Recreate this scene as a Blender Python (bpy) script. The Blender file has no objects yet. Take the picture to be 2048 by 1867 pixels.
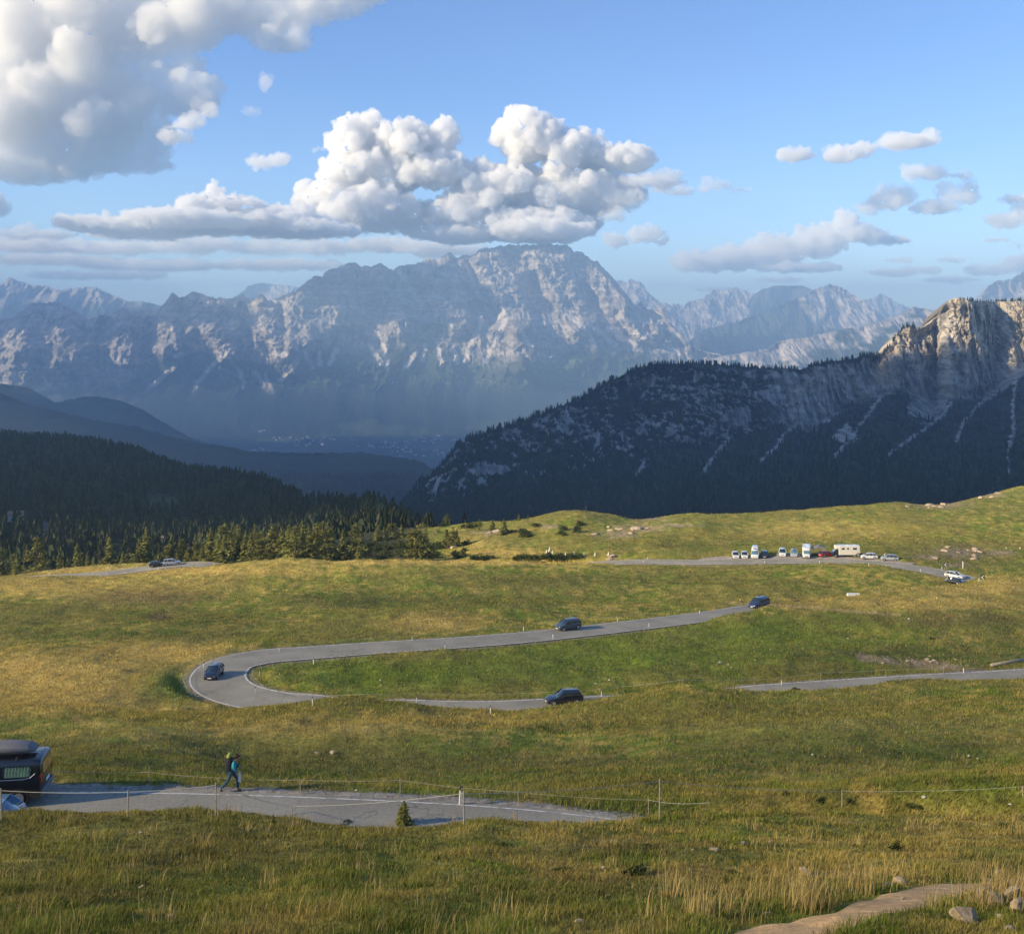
import bpy, math, random, time
import numpy as np
from mathutils import Vector, Matrix
T0 = time.time()
sc = bpy.context.scene
COL = sc.collection
rng = np.random.default_rng(7)
random.seed(7)
F = 2270.0          # focal length in photo pixels
CU, HV = 1024.0, 640.0   # principal column, horizon row

def pt(u, v, Y):
    return np.array([(u-CU)/F*Y, Y, -(v-HV)/F*Y])

# ---------------------------------------------------------------- noise
_perm = np.random.default_rng(11).permutation(256)
_perm = np.concatenate([_perm, _perm, _perm]).astype(np.int64)
_g = np.random.default_rng(12).normal(size=(256, 3)); _g /= np.linalg.norm(_g, axis=1)[:, None]
_g = _g.astype(np.float32)

def perlin(x, y, z=None):
    x = np.asarray(x, np.float64); y = np.asarray(y, np.float64)
    z = np.zeros_like(x) if z is None else np.broadcast_to(np.asarray(z, np.float64), x.shape)
    xi = np.floor(x); yi = np.floor(y); zi = np.floor(z)
    fx = (x-xi).astype(np.float32); fy = (y-yi).astype(np.float32); fz = (z-zi).astype(np.float32)
    xi = xi.astype(np.int64) & 255; yi = yi.astype(np.int64) & 255; zi = zi.astype(np.int64) & 255
    sx = fx*fx*fx*(fx*(fx*6-15)+10); sy = fy*fy*fy*(fy*(fy*6-15)+10); sz = fz*fz*fz*(fz*(fz*6-15)+10)
    out = 0
    for dx in (0, 1):
        wx = sx if dx else 1-sx
        for dy in (0, 1):
            wy = sy if dy else 1-sy
            for dz in (0, 1):
                wz = sz if dz else 1-sz
                h = _perm[_perm[_perm[xi+dx]+yi+dy]+zi+dz]
                g = _g[h]
                out = out + wx*wy*wz*(g[..., 0]*(fx-dx)+g[..., 1]*(fy-dy)+g[..., 2]*(fz-dz))
    return out*1.6

def fbm(x, y, z=None, o=4, g=.5, l=2.03):
    s = 0; a = 1; t = 0
    x = np.asarray(x, float); y = np.asarray(y, float)
    z = np.zeros_like(x) if z is None else np.asarray(z, float)
    for i in range(o):
        s = s+a*perlin(x+i*17.3, y+i*9.1, z+i*5.7); t += a; a *= g; x = x*l; y = y*l; z = z*l
    return s/t

def ridged(x, y, z=None, o=4, g=.5):
    s = 0; a = 1; t = 0
    z = np.zeros_like(x) if z is None else z
    for i in range(o):
        s = s+a*(1-np.abs(perlin(x+i*13.1, y+i*7.7, z+i*3.3))*2); t += a; a *= g; x = x*2.1; y = y*2.1; z = z*2.1
    return s/t

def sstep(a, b, x):
    t = np.clip((x-a)/(b-a), 0, 1); return t*t*(3-2*t)

def mix(a, b, t):
    a = np.asarray(a, float); b = np.asarray(b, float); t = np.asarray(t)[..., None]
    return a*(1-t)+b*t

def pseg(u, v, line, wid):
    """soft mask round a polyline"""
    m = np.zeros(u.shape)
    for (a, b) in zip(line[:-1], line[1:]):
        ax, ay = a; bx, by = b
        dx, dy = bx-ax, by-ay
        t = np.clip(((u-ax)*dx+(v-ay)*dy)/(dx*dx+dy*dy), 0, 1)
        d = np.hypot(u-ax-t*dx, v-ay-t*dy)
        m = np.maximum(m, 1-sstep(wid*.4, wid, d))
    return m

# ---------------------------------------------------------------- objects and properties
def tag(o, label=None, cat=None, group=None, kind=None):
    if label: o['label'] = label
    if cat: o['category'] = cat
    if group: o['group'] = group
    if kind: o['kind'] = kind
    return o

def link(name, me, mat=None, parent=None, smooth=False):
    o = bpy.data.objects.new(name, me); COL.objects.link(o)
    if mat is not None:
        me.materials.append(mat)
    if parent is not None: o.parent = parent
    if smooth: me.shade_smooth()
    return o

def raw_mesh(name, V, Fc, col=None, sizes=None):
    """V (n,3); Fc (m,k) faces of one size, or flat list with sizes"""
    me = bpy.data.meshes.new(name)
    V = np.asarray(V, np.float32)
    me.vertices.add(len(V)); me.vertices.foreach_set('co', V.ravel())
    Fc = np.asarray(Fc, np.int32)
    k = Fc.shape[1]
    me.loops.add(Fc.size); me.loops.foreach_set('vertex_index', Fc.ravel())
    me.polygons.add(len(Fc)); me.polygons.foreach_set('loop_start', np.arange(0, Fc.size, k, dtype=np.int32))
    try: me.polygons.foreach_set('loop_total', np.full(len(Fc), k, np.int32))
    except Exception: pass
    me.update(calc_edges=True); me.shade_flat()
    if col is not None:
        setcol(me, col)
    return me

def setcol(me, col, name='col'):
    c = np.ones((len(me.vertices), 4), np.float32); c[:, :3] = np.asarray(col).reshape(-1, 3)
    a = me.color_attributes.new(name, 'FLOAT_COLOR', 'POINT'); a.data.foreach_set('color', c.ravel())

def gridfaces(n, m):
    i = np.arange(n*m).reshape(n, m)
    return np.stack([i[:-1, :-1], i[:-1, 1:], i[1:, 1:], i[1:, :-1]], -1).reshape(-1, 4)

def empty(name, loc=(0, 0, 0), rz=0):
    o = bpy.data.objects.new(name, None); COL.objects.link(o); o.location = loc; o.rotation_euler = (0, 0, rz)
    o.empty_display_size = .3
    return o

def copy_tree(o, parent=None):
    c = o.copy(); COL.objects.link(c); c.parent = parent
    for ch in list(o.children):
        copy_tree(ch, c)
    return c

class MB:
    """collects simple shapes into one mesh"""
    def __init__(s): s.v = []; s.f = []
    def add(s, vs, fs):
        b = len(s.v); s.v += [tuple(p) for p in vs]; s.f += [tuple(i+b for i in f) for f in fs]; return s
    def box(s, c, d, tap=1.0, rz=0, tilt=0):
        x, y, z = [q/2 for q in d]; vs = []
        for sz in (-1, 1):
            t = 1 if sz < 0 else tap
            for sx, sy in ((-1, -1), (1, -1), (1, 1), (-1, 1)):
                p = Vector((sx*x*t, sy*y*t, sz*z))
                if tilt: p = Matrix.Rotation(tilt, 3, 'Y') @ p
                if rz: p = Matrix.Rotation(rz, 3, 'Z') @ p
                vs.append((p.x+c[0], p.y+c[1], p.z+c[2]))
        return s.add(vs, [(3, 2, 1, 0), (4, 5, 6, 7), (0, 1, 5, 4), (1, 2, 6, 5), (2, 3, 7, 6), (3, 0, 4, 7)])
    def tube(s, pts, r, n=6, caps=True):
        pts = [Vector(p) for p in pts]
        rs = r if isinstance(r, (list, tuple)) else [r]*len(pts)
        vs = []
        for i, p in enumerate(pts):
            d = (pts[min(i+1, len(pts)-1)]-pts[max(i-1, 0)]).normalized()
            a = d.orthogonal().normalized() if abs(d.z) > .9 else d.cross(Vector((0, 0, 1))).normalized()
            b = d.cross(a)
            for k in range(n):
                t = 2*math.pi*k/n
                vs.append(p+(a*math.cos(t)+b*math.sin(t))*rs[i])
        fs = []
        for i in range(len(pts)-1):
            for k in range(n):
                fs.append((i*n+k, i*n+(k+1) % n, (i+1)*n+(k+1) % n, (i+1)*n+k))
        if caps:
            fs.append(tuple(range(n))[::-1]); fs.append(tuple((len(pts)-1)*n+k for k in range(n)))
        return s.add(vs, fs)
    def wheel(s, c, r, w, n=20, r0=0):
        """disc standing in the x-z plane"""
        vs = []
        prof = [(r0, -w/2), (r*.93, -w/2), (r, -w/2*.7), (r, w/2*.7), (r*.93, w/2), (r0, w/2)]
        for k in range(n):
            t = 2*math.pi*k/n
            for (q, y) in prof: vs.append((c[0]+q*math.cos(t), c[1]+y, c[2]+q*math.sin(t)))
        m = len(prof); fs = []
        for k in range(n):
            for j in range(m-1):
                a = k*m+j; b = ((k+1) % n)*m+j
                fs.append((a, a+1, b+1, b))
            if r0 > 0: fs.append((k*m+m-1, k*m, ((k+1) % n)*m, ((k+1) % n)*m+m-1))
        return s.add(vs, fs)
    def build(s, name, mat, parent=None, smooth=False, bevel=0):
        me = bpy.data.meshes.new(name); me.from_pydata(s.v, [], s.f); me.update()
        o = link(name, me, mat, parent, smooth)
        if bevel:
            b = o.modifiers.new('bevel', 'BEVEL'); b.width = bevel; b.segments = 2; b.limit_method = 'ANGLE'
        return o

# ---------------------------------------------------------------- materials
def new_mat(name):
    m = bpy.data.materials.new(name); m.use_nodes = True
    return m, m.node_tree.nodes, m.node_tree.links, m.node_tree.nodes['Principled BSDF']

def simple(name, c, rough=.5, metal=0, spec=.5, coat=0, var=.12, scale=6.):
    m, N, L, B = new_mat(name)
    B.inputs['Roughness'].default_value = rough; B.inputs['Metallic'].default_value = metal
    B.inputs['Specular IOR Level'].default_value = spec; B.inputs['Coat Weight'].default_value = coat
    tc = N.new('ShaderNodeTexCoord'); nz = N.new('ShaderNodeTexNoise'); nz.inputs['Scale'].default_value = scale
    nz.inputs['Detail'].default_value = 4
    L.new(tc.outputs['Object'], nz.inputs['Vector'])
    r = N.new('ShaderNodeValToRGB'); r.color_ramp.elements[0].position = .3; r.color_ramp.elements[1].position = .7
    r.color_ramp.elements[0].color = (*[q*(1-var) for q in c], 1); r.color_ramp.elements[1].color = (*[min(1, q*(1+var)) for q in c], 1)
    L.new(nz.outputs[0], r.inputs[0]); L.new(r.outputs[0], B.inputs['Base Color'])
    return m

def attr_mat(name, rough=1., noise=None, amt=.3, bump=None, bstr=.3, transl=0, stretch=(1, 1, 1), spec=.2):
    """base colour = vertex colour times world-space noise"""
    m, N, L, B = new_mat(name)
    B.inputs['Roughness'].default_value = rough; B.inputs['Specular IOR Level'].default_value = spec
    a = N.new('ShaderNodeAttribute'); a.attribute_name = 'col'
    out = a.outputs['Color']
    geo = N.new('ShaderNodeNewGeometry'); mp = N.new('ShaderNodeMapping'); mp.inputs['Scale'].default_value = stretch
    L.new(geo.outputs['Position'], mp.inputs['Vector'])
    if noise:
        for k, sc_ in enumerate(noise):
            nz = N.new('ShaderNodeTexNoise'); nz.inputs['Scale'].default_value = sc_; nz.inputs['Detail'].default_value = 6
            nz.inputs['Roughness'].default_value = .65
            L.new(mp.outputs[0], nz.inputs['Vector'])
            mr = N.new('ShaderNodeMapRange'); mr.inputs['From Min'].default_value = .3; mr.inputs['From Max'].default_value = .7
            mr.inputs['To Min'].default_value = 1-amt; mr.inputs['To Max'].default_value = 1+amt
            L.new(nz.outputs[0], mr.inputs['Value'])
            mx = N.new('ShaderNodeMix'); mx.data_type = 'RGBA'; mx.blend_type = 'MULTIPLY'; mx.inputs[0].default_value = 1
            L.new(out, mx.inputs[6]); L.new(mr.outputs[0], mx.inputs[7]); out = mx.outputs[2]
    L.new(out, B.inputs['Base Color'])
    if bump:
        nz = N.new('ShaderNodeTexNoise'); nz.inputs['Scale'].default_value = bump; nz.inputs['Detail'].default_value = 8
        nz.inputs['Roughness'].default_value = .7
        L.new(mp.outputs[0], nz.inputs['Vector'])
        b = N.new('ShaderNodeBump'); b.inputs['Strength'].default_value = bstr; b.inputs['Distance'].default_value = 1./bump
        L.new(nz.outputs[0], b.inputs['Height']); L.new(b.outputs[0], B.inputs['Normal'])
    if transl:
        t = N.new('ShaderNodeBsdfTranslucent'); L.new(out, t.inputs['Color'])
        ms = N.new('ShaderNodeMixShader'); ms.inputs[0].default_value = transl
        o = N['Material Output']; L.new(B.outputs[0], ms.inputs[1]); L.new(t.outputs[0], ms.inputs[2]); L.new(ms.outputs[0], o.inputs['Surface'])
    return m

# ---------------------------------------------------------------- camera, sun, sky
cam = bpy.data.objects.new('camera', bpy.data.cameras.new('camera')); COL.objects.link(cam); sc.camera = cam
cam.rotation_euler = (math.pi/2, 0, 0); cam.data.sensor_width = 36; cam.data.lens = F/2048*36
cam.data.shift_y = -(933.5-HV)/2048; cam.data.clip_start = .3; cam.data.clip_end = 2e5

SUN_EL, SUN_AZ = 23.0, 20.0     # elevation; light travels to +x, turned SUN_AZ degrees away from the viewer
el, az = math.radians(SUN_EL), math.radians(SUN_AZ)
SD = Vector((math.cos(el)*math.cos(az), math.cos(el)*math.sin(az), -math.sin(el)))
sun = bpy.data.objects.new('sun', bpy.data.lights.new('sun', 'SUN')); COL.objects.link(sun)
sun.data.energy = 5.0; sun.data.angle = math.radians(.5); sun.data.color = (1, .80, .49)
sun.rotation_euler = SD.to_track_quat('-Z', 'Y').to_euler()
w = bpy.data.worlds.new('World'); sc.world = w; w.use_nodes = True
N, L = w.node_tree.nodes, w.node_tree.links
sk = N.new('ShaderNodeTexSky'); sk.sky_type = 'NISHITA'; sk.sun_disc = False
sk.sun_elevation = el
# sky sun direction (toward the sun) is -SD; rotation measured from +Y clockwise
sk.sun_rotation = math.atan2(-SD.x, -SD.y)
sk.altitude = 2200; sk.air_density = 1.0; sk.dust_density = .35; sk.ozone_density = 2.2
hs = N.new('ShaderNodeHueSaturation'); hs.inputs['Saturation'].default_value = 1.14; hs.inputs['Hue'].default_value = .509; hs.inputs['Value'].default_value = 1.0
L.new(sk.outputs[0], hs.inputs['Color']); L.new(hs.outputs[0], N['Background'].inputs[0]); N['Background'].inputs[1].default_value = .118
sc.view_settings.view_transform = 'Standard'; sc.view_settings.look = 'None'; sc.view_settings.gamma = 1
sc.view_settings.exposure = .9
sc.render.film_transparent = False
cy = sc.cycles
cy.use_denoising = True; cy.max_bounces = 12; cy.volume_bounces = 10; cy.diffuse_bounces = 3; cy.transparent_max_bounces = 24
cy.sample_clamp_indirect = 4; cy.use_adaptive_sampling = True; cy.adaptive_threshold = .015

# ---------------------------------------------------------------- meadow heights: profiles (distance, height) per photo column
PROF = {
 -600: [(1.2,-1.9),(6,-4.3),(13,-7.2),(25,-12),(38,-16.8),(42,-19.6),(44.5,-21),(51,-21.0),(60,-23),(80,-30),(105,-37),(130,-43),(150,-48),(180,-52.5),(215,-57),(250,-61.5),(275,-65.8),(292,-70),(300,-71),(330,-78),(400,-98),(500,-110),(700,-130),(1000,-150),(1300,-160),(1600,-165),(1800,-180),(2200,-330),(3000,-600)],
 0: [(1.2,-1.9),(6,-4.3),(13,-7.1),(25,-12),(38,-16.6),(42,-19.6),(44.5,-21.1),(51.6,-21.2),(58,-22.6),(70,-27),(95,-35),(120,-42),(150,-48),(180,-52.5),(215,-57),(250,-61.5),(275,-64.2),(286,-65.2),(297,-68.2),(304,-69),(330,-77),(400,-100),(500,-112),(700,-135),(1000,-158),(1300,-170),(1600,-174),(1750,-185),(2200,-330),(3000,-600)],
 256: [(1.2,-1.9),(6,-4.3),(13,-7.1),(25,-11.9),(38,-16.5),(42,-19.6),(44.5,-21.2),(51.6,-21.4),(60,-24),(80,-30.5),(105,-37.5),(130,-43.5),(148,-47),(165,-49.5),(190,-53),(220,-57),(255,-62),(285,-65.5),(300,-66.7),(312,-67.3),(325,-71),(400,-105),(600,-130),(900,-160),(1200,-178),(1500,-184),(1650,-195),(2200,-350),(3000,-600)],
 512: [(1.2,-1.9),(6,-4.3),(13,-7.1),(25,-11.9),(38,-16.7),(42,-19.8),(44.5,-21.4),(51.6,-21.8),(60,-24.5),(80,-31.5),(105,-38),(125,-42.9),(131,-46.3),(141,-47),(150,-47.3),(162,-47.6),(175,-50),(200,-54),(230,-58.5),(260,-61.3),(278,-61.9),(288,-61.4),(297,-65),(310,-67),(322,-69),(360,-75),(420,-90),(600,-128),(900,-158),(1150,-172),(1300,-190),(2000,-400),(3000,-650)],
 768: [(1.2,-1.9),(6,-4.3),(13,-7.1),(25,-11.9),(38,-17.05),(42,-20),(44.5,-21.8),(51.6,-22.1),(60,-25),(80,-32),(105,-38.3),(124,-42.2),(132,-46.6),(141,-47),(152,-48),(160,-48),(166,-48.3),(175,-49.5),(200,-53),(230,-57.5),(255,-60.5),(275,-61.7),(288,-61.5),(297,-65),(305,-67),(318,-68),(345,-71),(380,-72),(400,-74),(430,-82),(600,-115),(800,-141),(900,-160),(2000,-450),(3000,-700)],
 1024: [(1.2,-1.9),(6,-4.3),(13,-7.1),(25,-11.9),(38,-16.9),(42,-20),(44.5,-22.2),(51.6,-22.5),(60,-25),(75,-30),(95,-36.5),(115,-41),(128,-44.7),(133,-47),(141,-47.3),(155,-48.5),(175,-49.5),(182,-50),(200,-53),(230,-57),(255,-60),(275,-61.7),(288,-61.8),(296,-64.5),(315,-66),(345,-66.5),(365,-66.8),(392,-69.6),(410,-74),(600,-140),(1000,-260),(2000,-500),(3000,-750)],
 690: [(1.2,-1.9),(6,-4.3),(13,-7.1),(25,-11.9),(38,-17.0),(42,-20),(44.5,-21.7),(51.6,-22.0),(60,-25),(80,-32),(105,-38),(124,-41.6),(131.5,-46.6),(141,-47),(152,-47.9),(160,-48),(166,-48.4),(175,-49.6),(200,-53.2),(230,-57.6),(255,-60.6),(275,-61.8),(288,-61.4),(297,-65),(305,-67),(318,-68),(345,-71),(390,-75),(420,-84),(600,-119),(800,-143),(950,-162),(2000,-440),(3000,-690)],
 1400: [(1.2,-1.9),(6,-4.3),(13,-7.1),(25,-11.9),(38,-16.8),(42,-18.4),(46,-20.4),(51.6,-22.0),(60,-24.7),(80,-31),(106,-38),(132,-42.7),(137,-45.6),(145,-47.3),(160,-48.5),(180,-49.3),(189,-50.2),(200,-52.3),(230,-57),(260,-60.3),(285,-61.5),(293,-62),(305,-62),(340,-63),(383,-65.3),(400,-69),(600,-135),(1000,-260),(2000,-500),(3000,-750)],
 1280: [(1.2,-1.9),(6,-4.3),(13,-7.1),(25,-11.9),(38,-16.9),(42,-18.6),(46,-21.5),(51.6,-22.6),(60,-24.5),(80,-31),(106,-38.2),(131,-43.2),(136,-46.2),(145,-47.3),(160,-48.5),(180,-49.7),(188,-50.5),(200,-53),(230,-57),(260,-60.5),(285,-62),(293,-62.5),(305,-62.5),(340,-64),(382,-66.3),(400,-70),(600,-140),(1000,-260),(2000,-500),(3000,-750)],
 1536: [(1.2,-1.9),(6,-4.3),(13,-7.1),(25,-11.9),(38,-16.7),(50,-21),(60,-25),(80,-31),(100,-36.5),(125,-42.3),(137,-45.1),(143,-47),(150,-47.2),(175,-48.6),(190,-49.2),(199,-50.0),(206,-52.5),(216,-54.5),(240,-58),(265,-60),(283,-60.5),(292,-60.5),(330,-62),(384,-65.0),(400,-68),(600,-130),(1000,-260),(2000,-500),(3000,-750)],
 1792: [(1.2,-1.9),(6,-4.3),(13,-7.0),(25,-11.8),(38,-16.7),(52,-21.2),(60,-24.5),(80,-30.5),(100,-36.3),(125,-42),(141,-45.3),(147,-47),(154,-47.4),(175,-48.8),(200,-49.8),(216,-51.2),(224,-54),(232,-57.2),(245,-57.9),(262,-58),(275,-58.5),(320,-61),(384,-62.7),(402,-66),(600,-130),(1000,-260),(2000,-500),(3000,-750)],
 2048: [(1.2,-1.9),(6,-4.3),(13,-7.0),(25,-11.8),(38,-16.4),(52,-21),(75,-28.5),(100,-35.5),(125,-41.2),(143,-45.25),(150,-47),(158,-48),(190,-50.4),(220,-51.6),(237,-53.0),(246,-56),(262,-59),(275,-60.3),(290,-60.5),(340,-62),(400,-63.0),(450,-66),(480,-72),(600,-120),(1000,-260),(2000,-500),(3000,-750)],
 2650: [(1.2,-1.9),(6,-4.2),(13,-6.8),(25,-11.4),(38,-16),(52,-20.6),(75,-28),(100,-35),(125,-41),(143,-46),(150,-47),(158,-48),(190,-51),(220,-53),(250,-54),(275,-55),(300,-56),(350,-57),(420,-58),(480,-62),(520,-70),(640,-120),(1000,-260),(2000,-500),(3000,-750)],
}
NU = 900
us = np.linspace(-520, 2600, NU)
Ys = np.concatenate([np.geomspace(1.2, 12, 40)[:-1], np.geomspace(12, 325, 860)[:-1], np.geomspace(325, 480, 90)[:-1], np.geomspace(480, 3000, 110)])
NY = len(Ys)
def pchip(xs, ys, x):
    xs = np.array(xs, float); ys = np.array(ys, float)
    h = np.diff(xs); d = np.diff(ys)/h
    m = np.zeros_like(xs); m[0] = d[0]; m[-1] = d[-1]
    for i in range(1, len(xs)-1):
        if d[i-1]*d[i] > 0:
            w1 = 2*h[i]+h[i-1]; w2 = h[i]+2*h[i-1]; m[i] = (w1+w2)/(w1/d[i-1]+w2/d[i])
    k = np.clip(np.searchsorted(xs, x)-1, 0, len(xs)-2)
    t = (x-xs[k])/h[k]
    return ((1+2*t)*(1-t)**2)*ys[k]+(t*(1-t)**2)*h[k]*m[k]+(t*t*(3-2*t))*ys[k+1]+(t*t*(t-1))*h[k]*m[k+1]
keys = sorted(PROF)
cols = np.array([pchip(np.log([p[0] for p in PROF[k]]), [p[1] for p in PROF[k]], np.log(Ys)) for k in keys])
kk = np.array(keys, float)
# Catmull-Rom style interpolation across columns
idx = np.clip(np.searchsorted(kk, us)-1, 0, len(kk)-2)
tt = (us-kk[idx])/(kk[idx+1]-kk[idx])
def cr(i): return cols[np.clip(i, 0, len(kk)-1)]
m0 = (cr(idx+1)-cr(idx-1))*.5; m1 = (cr(idx+2)-cr(idx))*.5
t_ = tt[:, None]
Z = ((1+2*t_)*(1-t_)**2)*cr(idx)+(t_*(1-t_)**2)*m0+(t_*t_*(3-2*t_))*cr(idx+1)+(t_*t_*(t_-1))*m1
Z = Z.T.copy()                      # (NY, NU)
UU, YY = np.meshgrid(us, Ys)
XX = (UU-CU)/F*YY
# natural relief
n1 = fbm(XX/28, YY/28, o=3); n2 = fbm(XX/6+5, YY/9, o=3); n3 = fbm(XX/1.3, YY/1.7, o=3)
near = sstep(8, 30, YY)
Z += n1*.8*near*sstep(20, 120, YY)*np.where(YY > 330, 2.5, 1)+n2*.36*near+n3*.13*(1-sstep(100, 220, YY))
Z += ridged(XX/60, YY/60, o=4)*6*sstep(420, 700, YY)

Z += 3.4*np.exp(-((UU-1140)/75)**2-((YY-376)/24)**2)-1.6*np.exp(-((UU-1285)/50)**2-((YY-380)/26)**2)
for (cu, cY, ru, rY, dz) in ((330, 232, 150, 14, -1.7), (520, 262, 200, 12, -1.3), (120, 262, 160, 14, 1.2), (90, 165, 150, 12, 1.5), (300, 128, 130, 8, -1.4), (60, 112, 170, 9, 1.3), (760, 236, 150, 12, -1.5), (1000, 214, 180, 10, 1.1), (1250, 236, 170, 12, -1.4), (1500, 248, 160, 10, 1.0), (900, 262, 160, 10, 1.2),
    (1650, 178, 160, 9, -1.3), (1900, 186, 150, 10, 1.0), (1350, 164, 120, 6, .8), (500, 92, 180, 8, -1.1), (900, 100, 220, 8, 1.0), (1250, 84, 200, 6, -.9), (1650, 96, 220, 8, 1.1), (1950, 78, 180, 6, -.9), (250, 70, 150, 5, -.6), (1700, 330, 170, 14, -1.6), (1350, 345, 120, 12, 1.4), (1950, 350, 130, 14, 1.4), (1850, 305, 80, 6, 1.0)):
    Z += dz*np.exp(-((UU-cu)/ru)**2-((YY-cY)/rY)**2)
Z += ridged(XX/19+3, YY/26, o=3)*.75*sstep(60, 110, YY)*(1-sstep(325, 335, YY))
# ---------------------------------------------------------------- roads
def road_path(pts):
    P = []
    for (u, v, z) in pts:
        Y = F*(-z)/(v-HV); P.append(((u-CU)/F*Y, Y, z))
    return np.array(P)
def resample(P, step=1.0):
    P = np.asarray(P, float); out = []
    Q = np.vstack([2*P[0]-P[1], P, 2*P[-1]-P[-2]])
    for i in range(1, len(Q)-2):
        p0, p1, p2, p3 = Q[i-1:i+3]
        n = max(2, int(np.linalg.norm(p2-p1)/step))
        a = [0]
        for q in (p1-p0, p2-p1, p3-p2): a.append(a[-1]+max(1e-3, np.linalg.norm(q))**.5)
        for t in np.linspace(a[1], a[2], n, endpoint=False):
            A1 = (a[1]-t)/(a[1]-a[0])*p0+(t-a[0])/(a[1]-a[0])*p1
            A2 = (a[2]-t)/(a[2]-a[1])*p1+(t-a[1])/(a[2]-a[1])*p2
            A3 = (a[3]-t)/(a[3]-a[2])*p2+(t-a[2])/(a[3]-a[2])*p3
            B1 = (a[2]-t)/(a[2]-a[0])*A1+(t-a[0])/(a[2]-a[0])*A2
            B2 = (a[3]-t)/(a[3]-a[1])*A2+(t-a[1])/(a[3]-a[1])*A3
            out.append((a[2]-t)/(a[2]-a[1])*B1+(t-a[1])/(a[2]-a[1])*B2)
    out.append(P[-1]); return np.array(out)
R_near = resample([(-34, 47.2, -20.9), (-24, 47.8, -21.05), (-12, 48.3, -21.4), (0, 48.5, -22.1), (6, 48, -22.6), (12, 46.6, -23.0), (22, 43.5, -23.6), (38, 40, -23.5)], .25)
HP = [(2500,1310,-46.6),(2250,1335,-46.8),(2048,1352,-47),(1900,1360,-47),(1750,1369,-47),(1600,1379,-47),(1510,1386,-47.1),(1400,1400,-47.4),(1300,1405,-47.4),(1215,1406,-47.2),(1128,1411,-47),(1000,1417,-47),(900,1418,-47),(800,1415,-47),(700,1419,-47.1),(620,1407,-47),(540,1401,-47.05),(478,1388,-47.15),(443,1370,-47.25),(437,1348,-47.45),(465,1326,-47.8),(530,1312,-48.1),(600,1306,-48.35),(680,1300,-48.6),(780,1293,-48.8),(900,1285.5,-49.1),(1024,1276,-49.5),(1136,1265,-50.0),(1250,1252,-50.6),(1350,1240,-51.2),(1450,1227,-51.9),(1520,1215.5,-52.8),(1620,1215,-55.5),(1760,1200,-57.5),(1890,1185,-58),(1948,1175,-58),(1945,1163,-57.5),(1905,1150,-57.8),(1830,1135.5,-58.2),(1750,1126,-58.8),(1650,1121.5,-59.6),(1500,1122.5,-60.6),(1400,1124,-61.4),(1280,1123,-62.5),(1180,1128,-63.8),(1100,1135,-65.5),(900,1142,-67),(700,1144,-67.6),(500,1139,-67.2),(400,1127.5,-66.3),(345,1130,-66.5),(280,1138,-66.9),(200,1147.5,-67.3),(100,1154,-67.8),(0,1160,-68.3),(-200,1172,-69),(-500,1190,-70.5)]
R_main = resample(road_path(HP))
# width: wider in the hairpin
kh = np.argmin(np.hypot(R_main[:, 0]-pt(437,1350,150)[0], R_main[:, 1]-150))
s_ = np.arange(len(R_main))
W_main = 6.0+1.6*np.exp(-((s_-kh)/22.)**2)
W_near = np.full(len(R_near), 6.4)
RD = np.full(Z.shape, 1e3, np.float32); RZ = np.zeros(Z.shape, np.float32); RW = np.zeros(Z.shape, np.float32)
for R, W in ((R_near, W_near), (R_main, W_main)):
    lo, hi = R[:, 1].min()-16, R[:, 1].max()+16
    rows = np.where((Ys > lo) & (Ys < hi))[0]
    for r0 in range(rows[0], rows[-1]+1, 10):
        r1 = min(r0+10, rows[-1]+1)
        X = XX[r0:r1].astype(np.float32); Yv = YY[r0:r1].astype(np.float32)
        sel = np.where((R[:, 1] > Ys[r0]-16) & (R[:, 1] < Ys[r1-1]+16))[0]
        if len(sel) == 0: continue
        d = np.hypot(X[..., None]-R[sel, 0].astype(np.float32), Yv[..., None]-R[sel, 1].astype(np.float32))
        a = d.argmin(-1); dm = np.take_along_axis(d, a[..., None], -1)[..., 0]
        hw = W[sel][a]/2
        dd = dm-hw
        b = dd < RD[r0:r1]
        RD[r0:r1] = np.where(b, dd, RD[r0:r1]); RZ[r0:r1] = np.where(b, R[sel, 2][a], RZ[r0:r1])
wr = 1-sstep(.45, 4.2, RD)
Z = Z*(1-wr)+(RZ-.10)*wr
Z -= .18*np.exp(-((RD-1.9)/.8)**2)*(YY > 100)          # shallow roadside ditch

lnY = np.log(Ys)
def zgrid(u, Y, G=None):
    G = Z if G is None else G
    u = np.clip(np.asarray(u, float), us[0], us[-1]-1e-3); Y = np.clip(np.asarray(Y, float), Ys[0], Ys[-1]-1)
    fi = (u-us[0])/(us[1]-us[0]); i = np.clip(fi.astype(int), 0, NU-2); a = fi-i
    j = np.clip(np.searchsorted(Ys, Y)-1, 0, NY-2); b = (Y-Ys[j])/(Ys[j+1]-Ys[j])
    return G[j, i]*(1-a)*(1-b)+G[j, i+1]*a*(1-b)+G[j+1, i]*(1-a)*b+G[j+1, i+1]*a*b
def zxy(x, y):
    return zgrid(CU+F*np.asarray(x, float)/np.asarray(y, float), y)
def hit(u, v, ymin=11., ymax=1700.):
    """first ground point seen at photo pixel (u,v)"""
    ys = np.geomspace(ymin, ymax, 3000)
    z = zgrid(np.full_like(ys, u), ys); vv = HV-F*z/ys
    k = np.where(vv <= v)[0]
    Y = ys[k[0]] if len(k) else ymax
    return Vector(((u-CU)/F*Y, Y, float(zgrid(np.array([u]), np.array([Y]))[0])))

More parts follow.
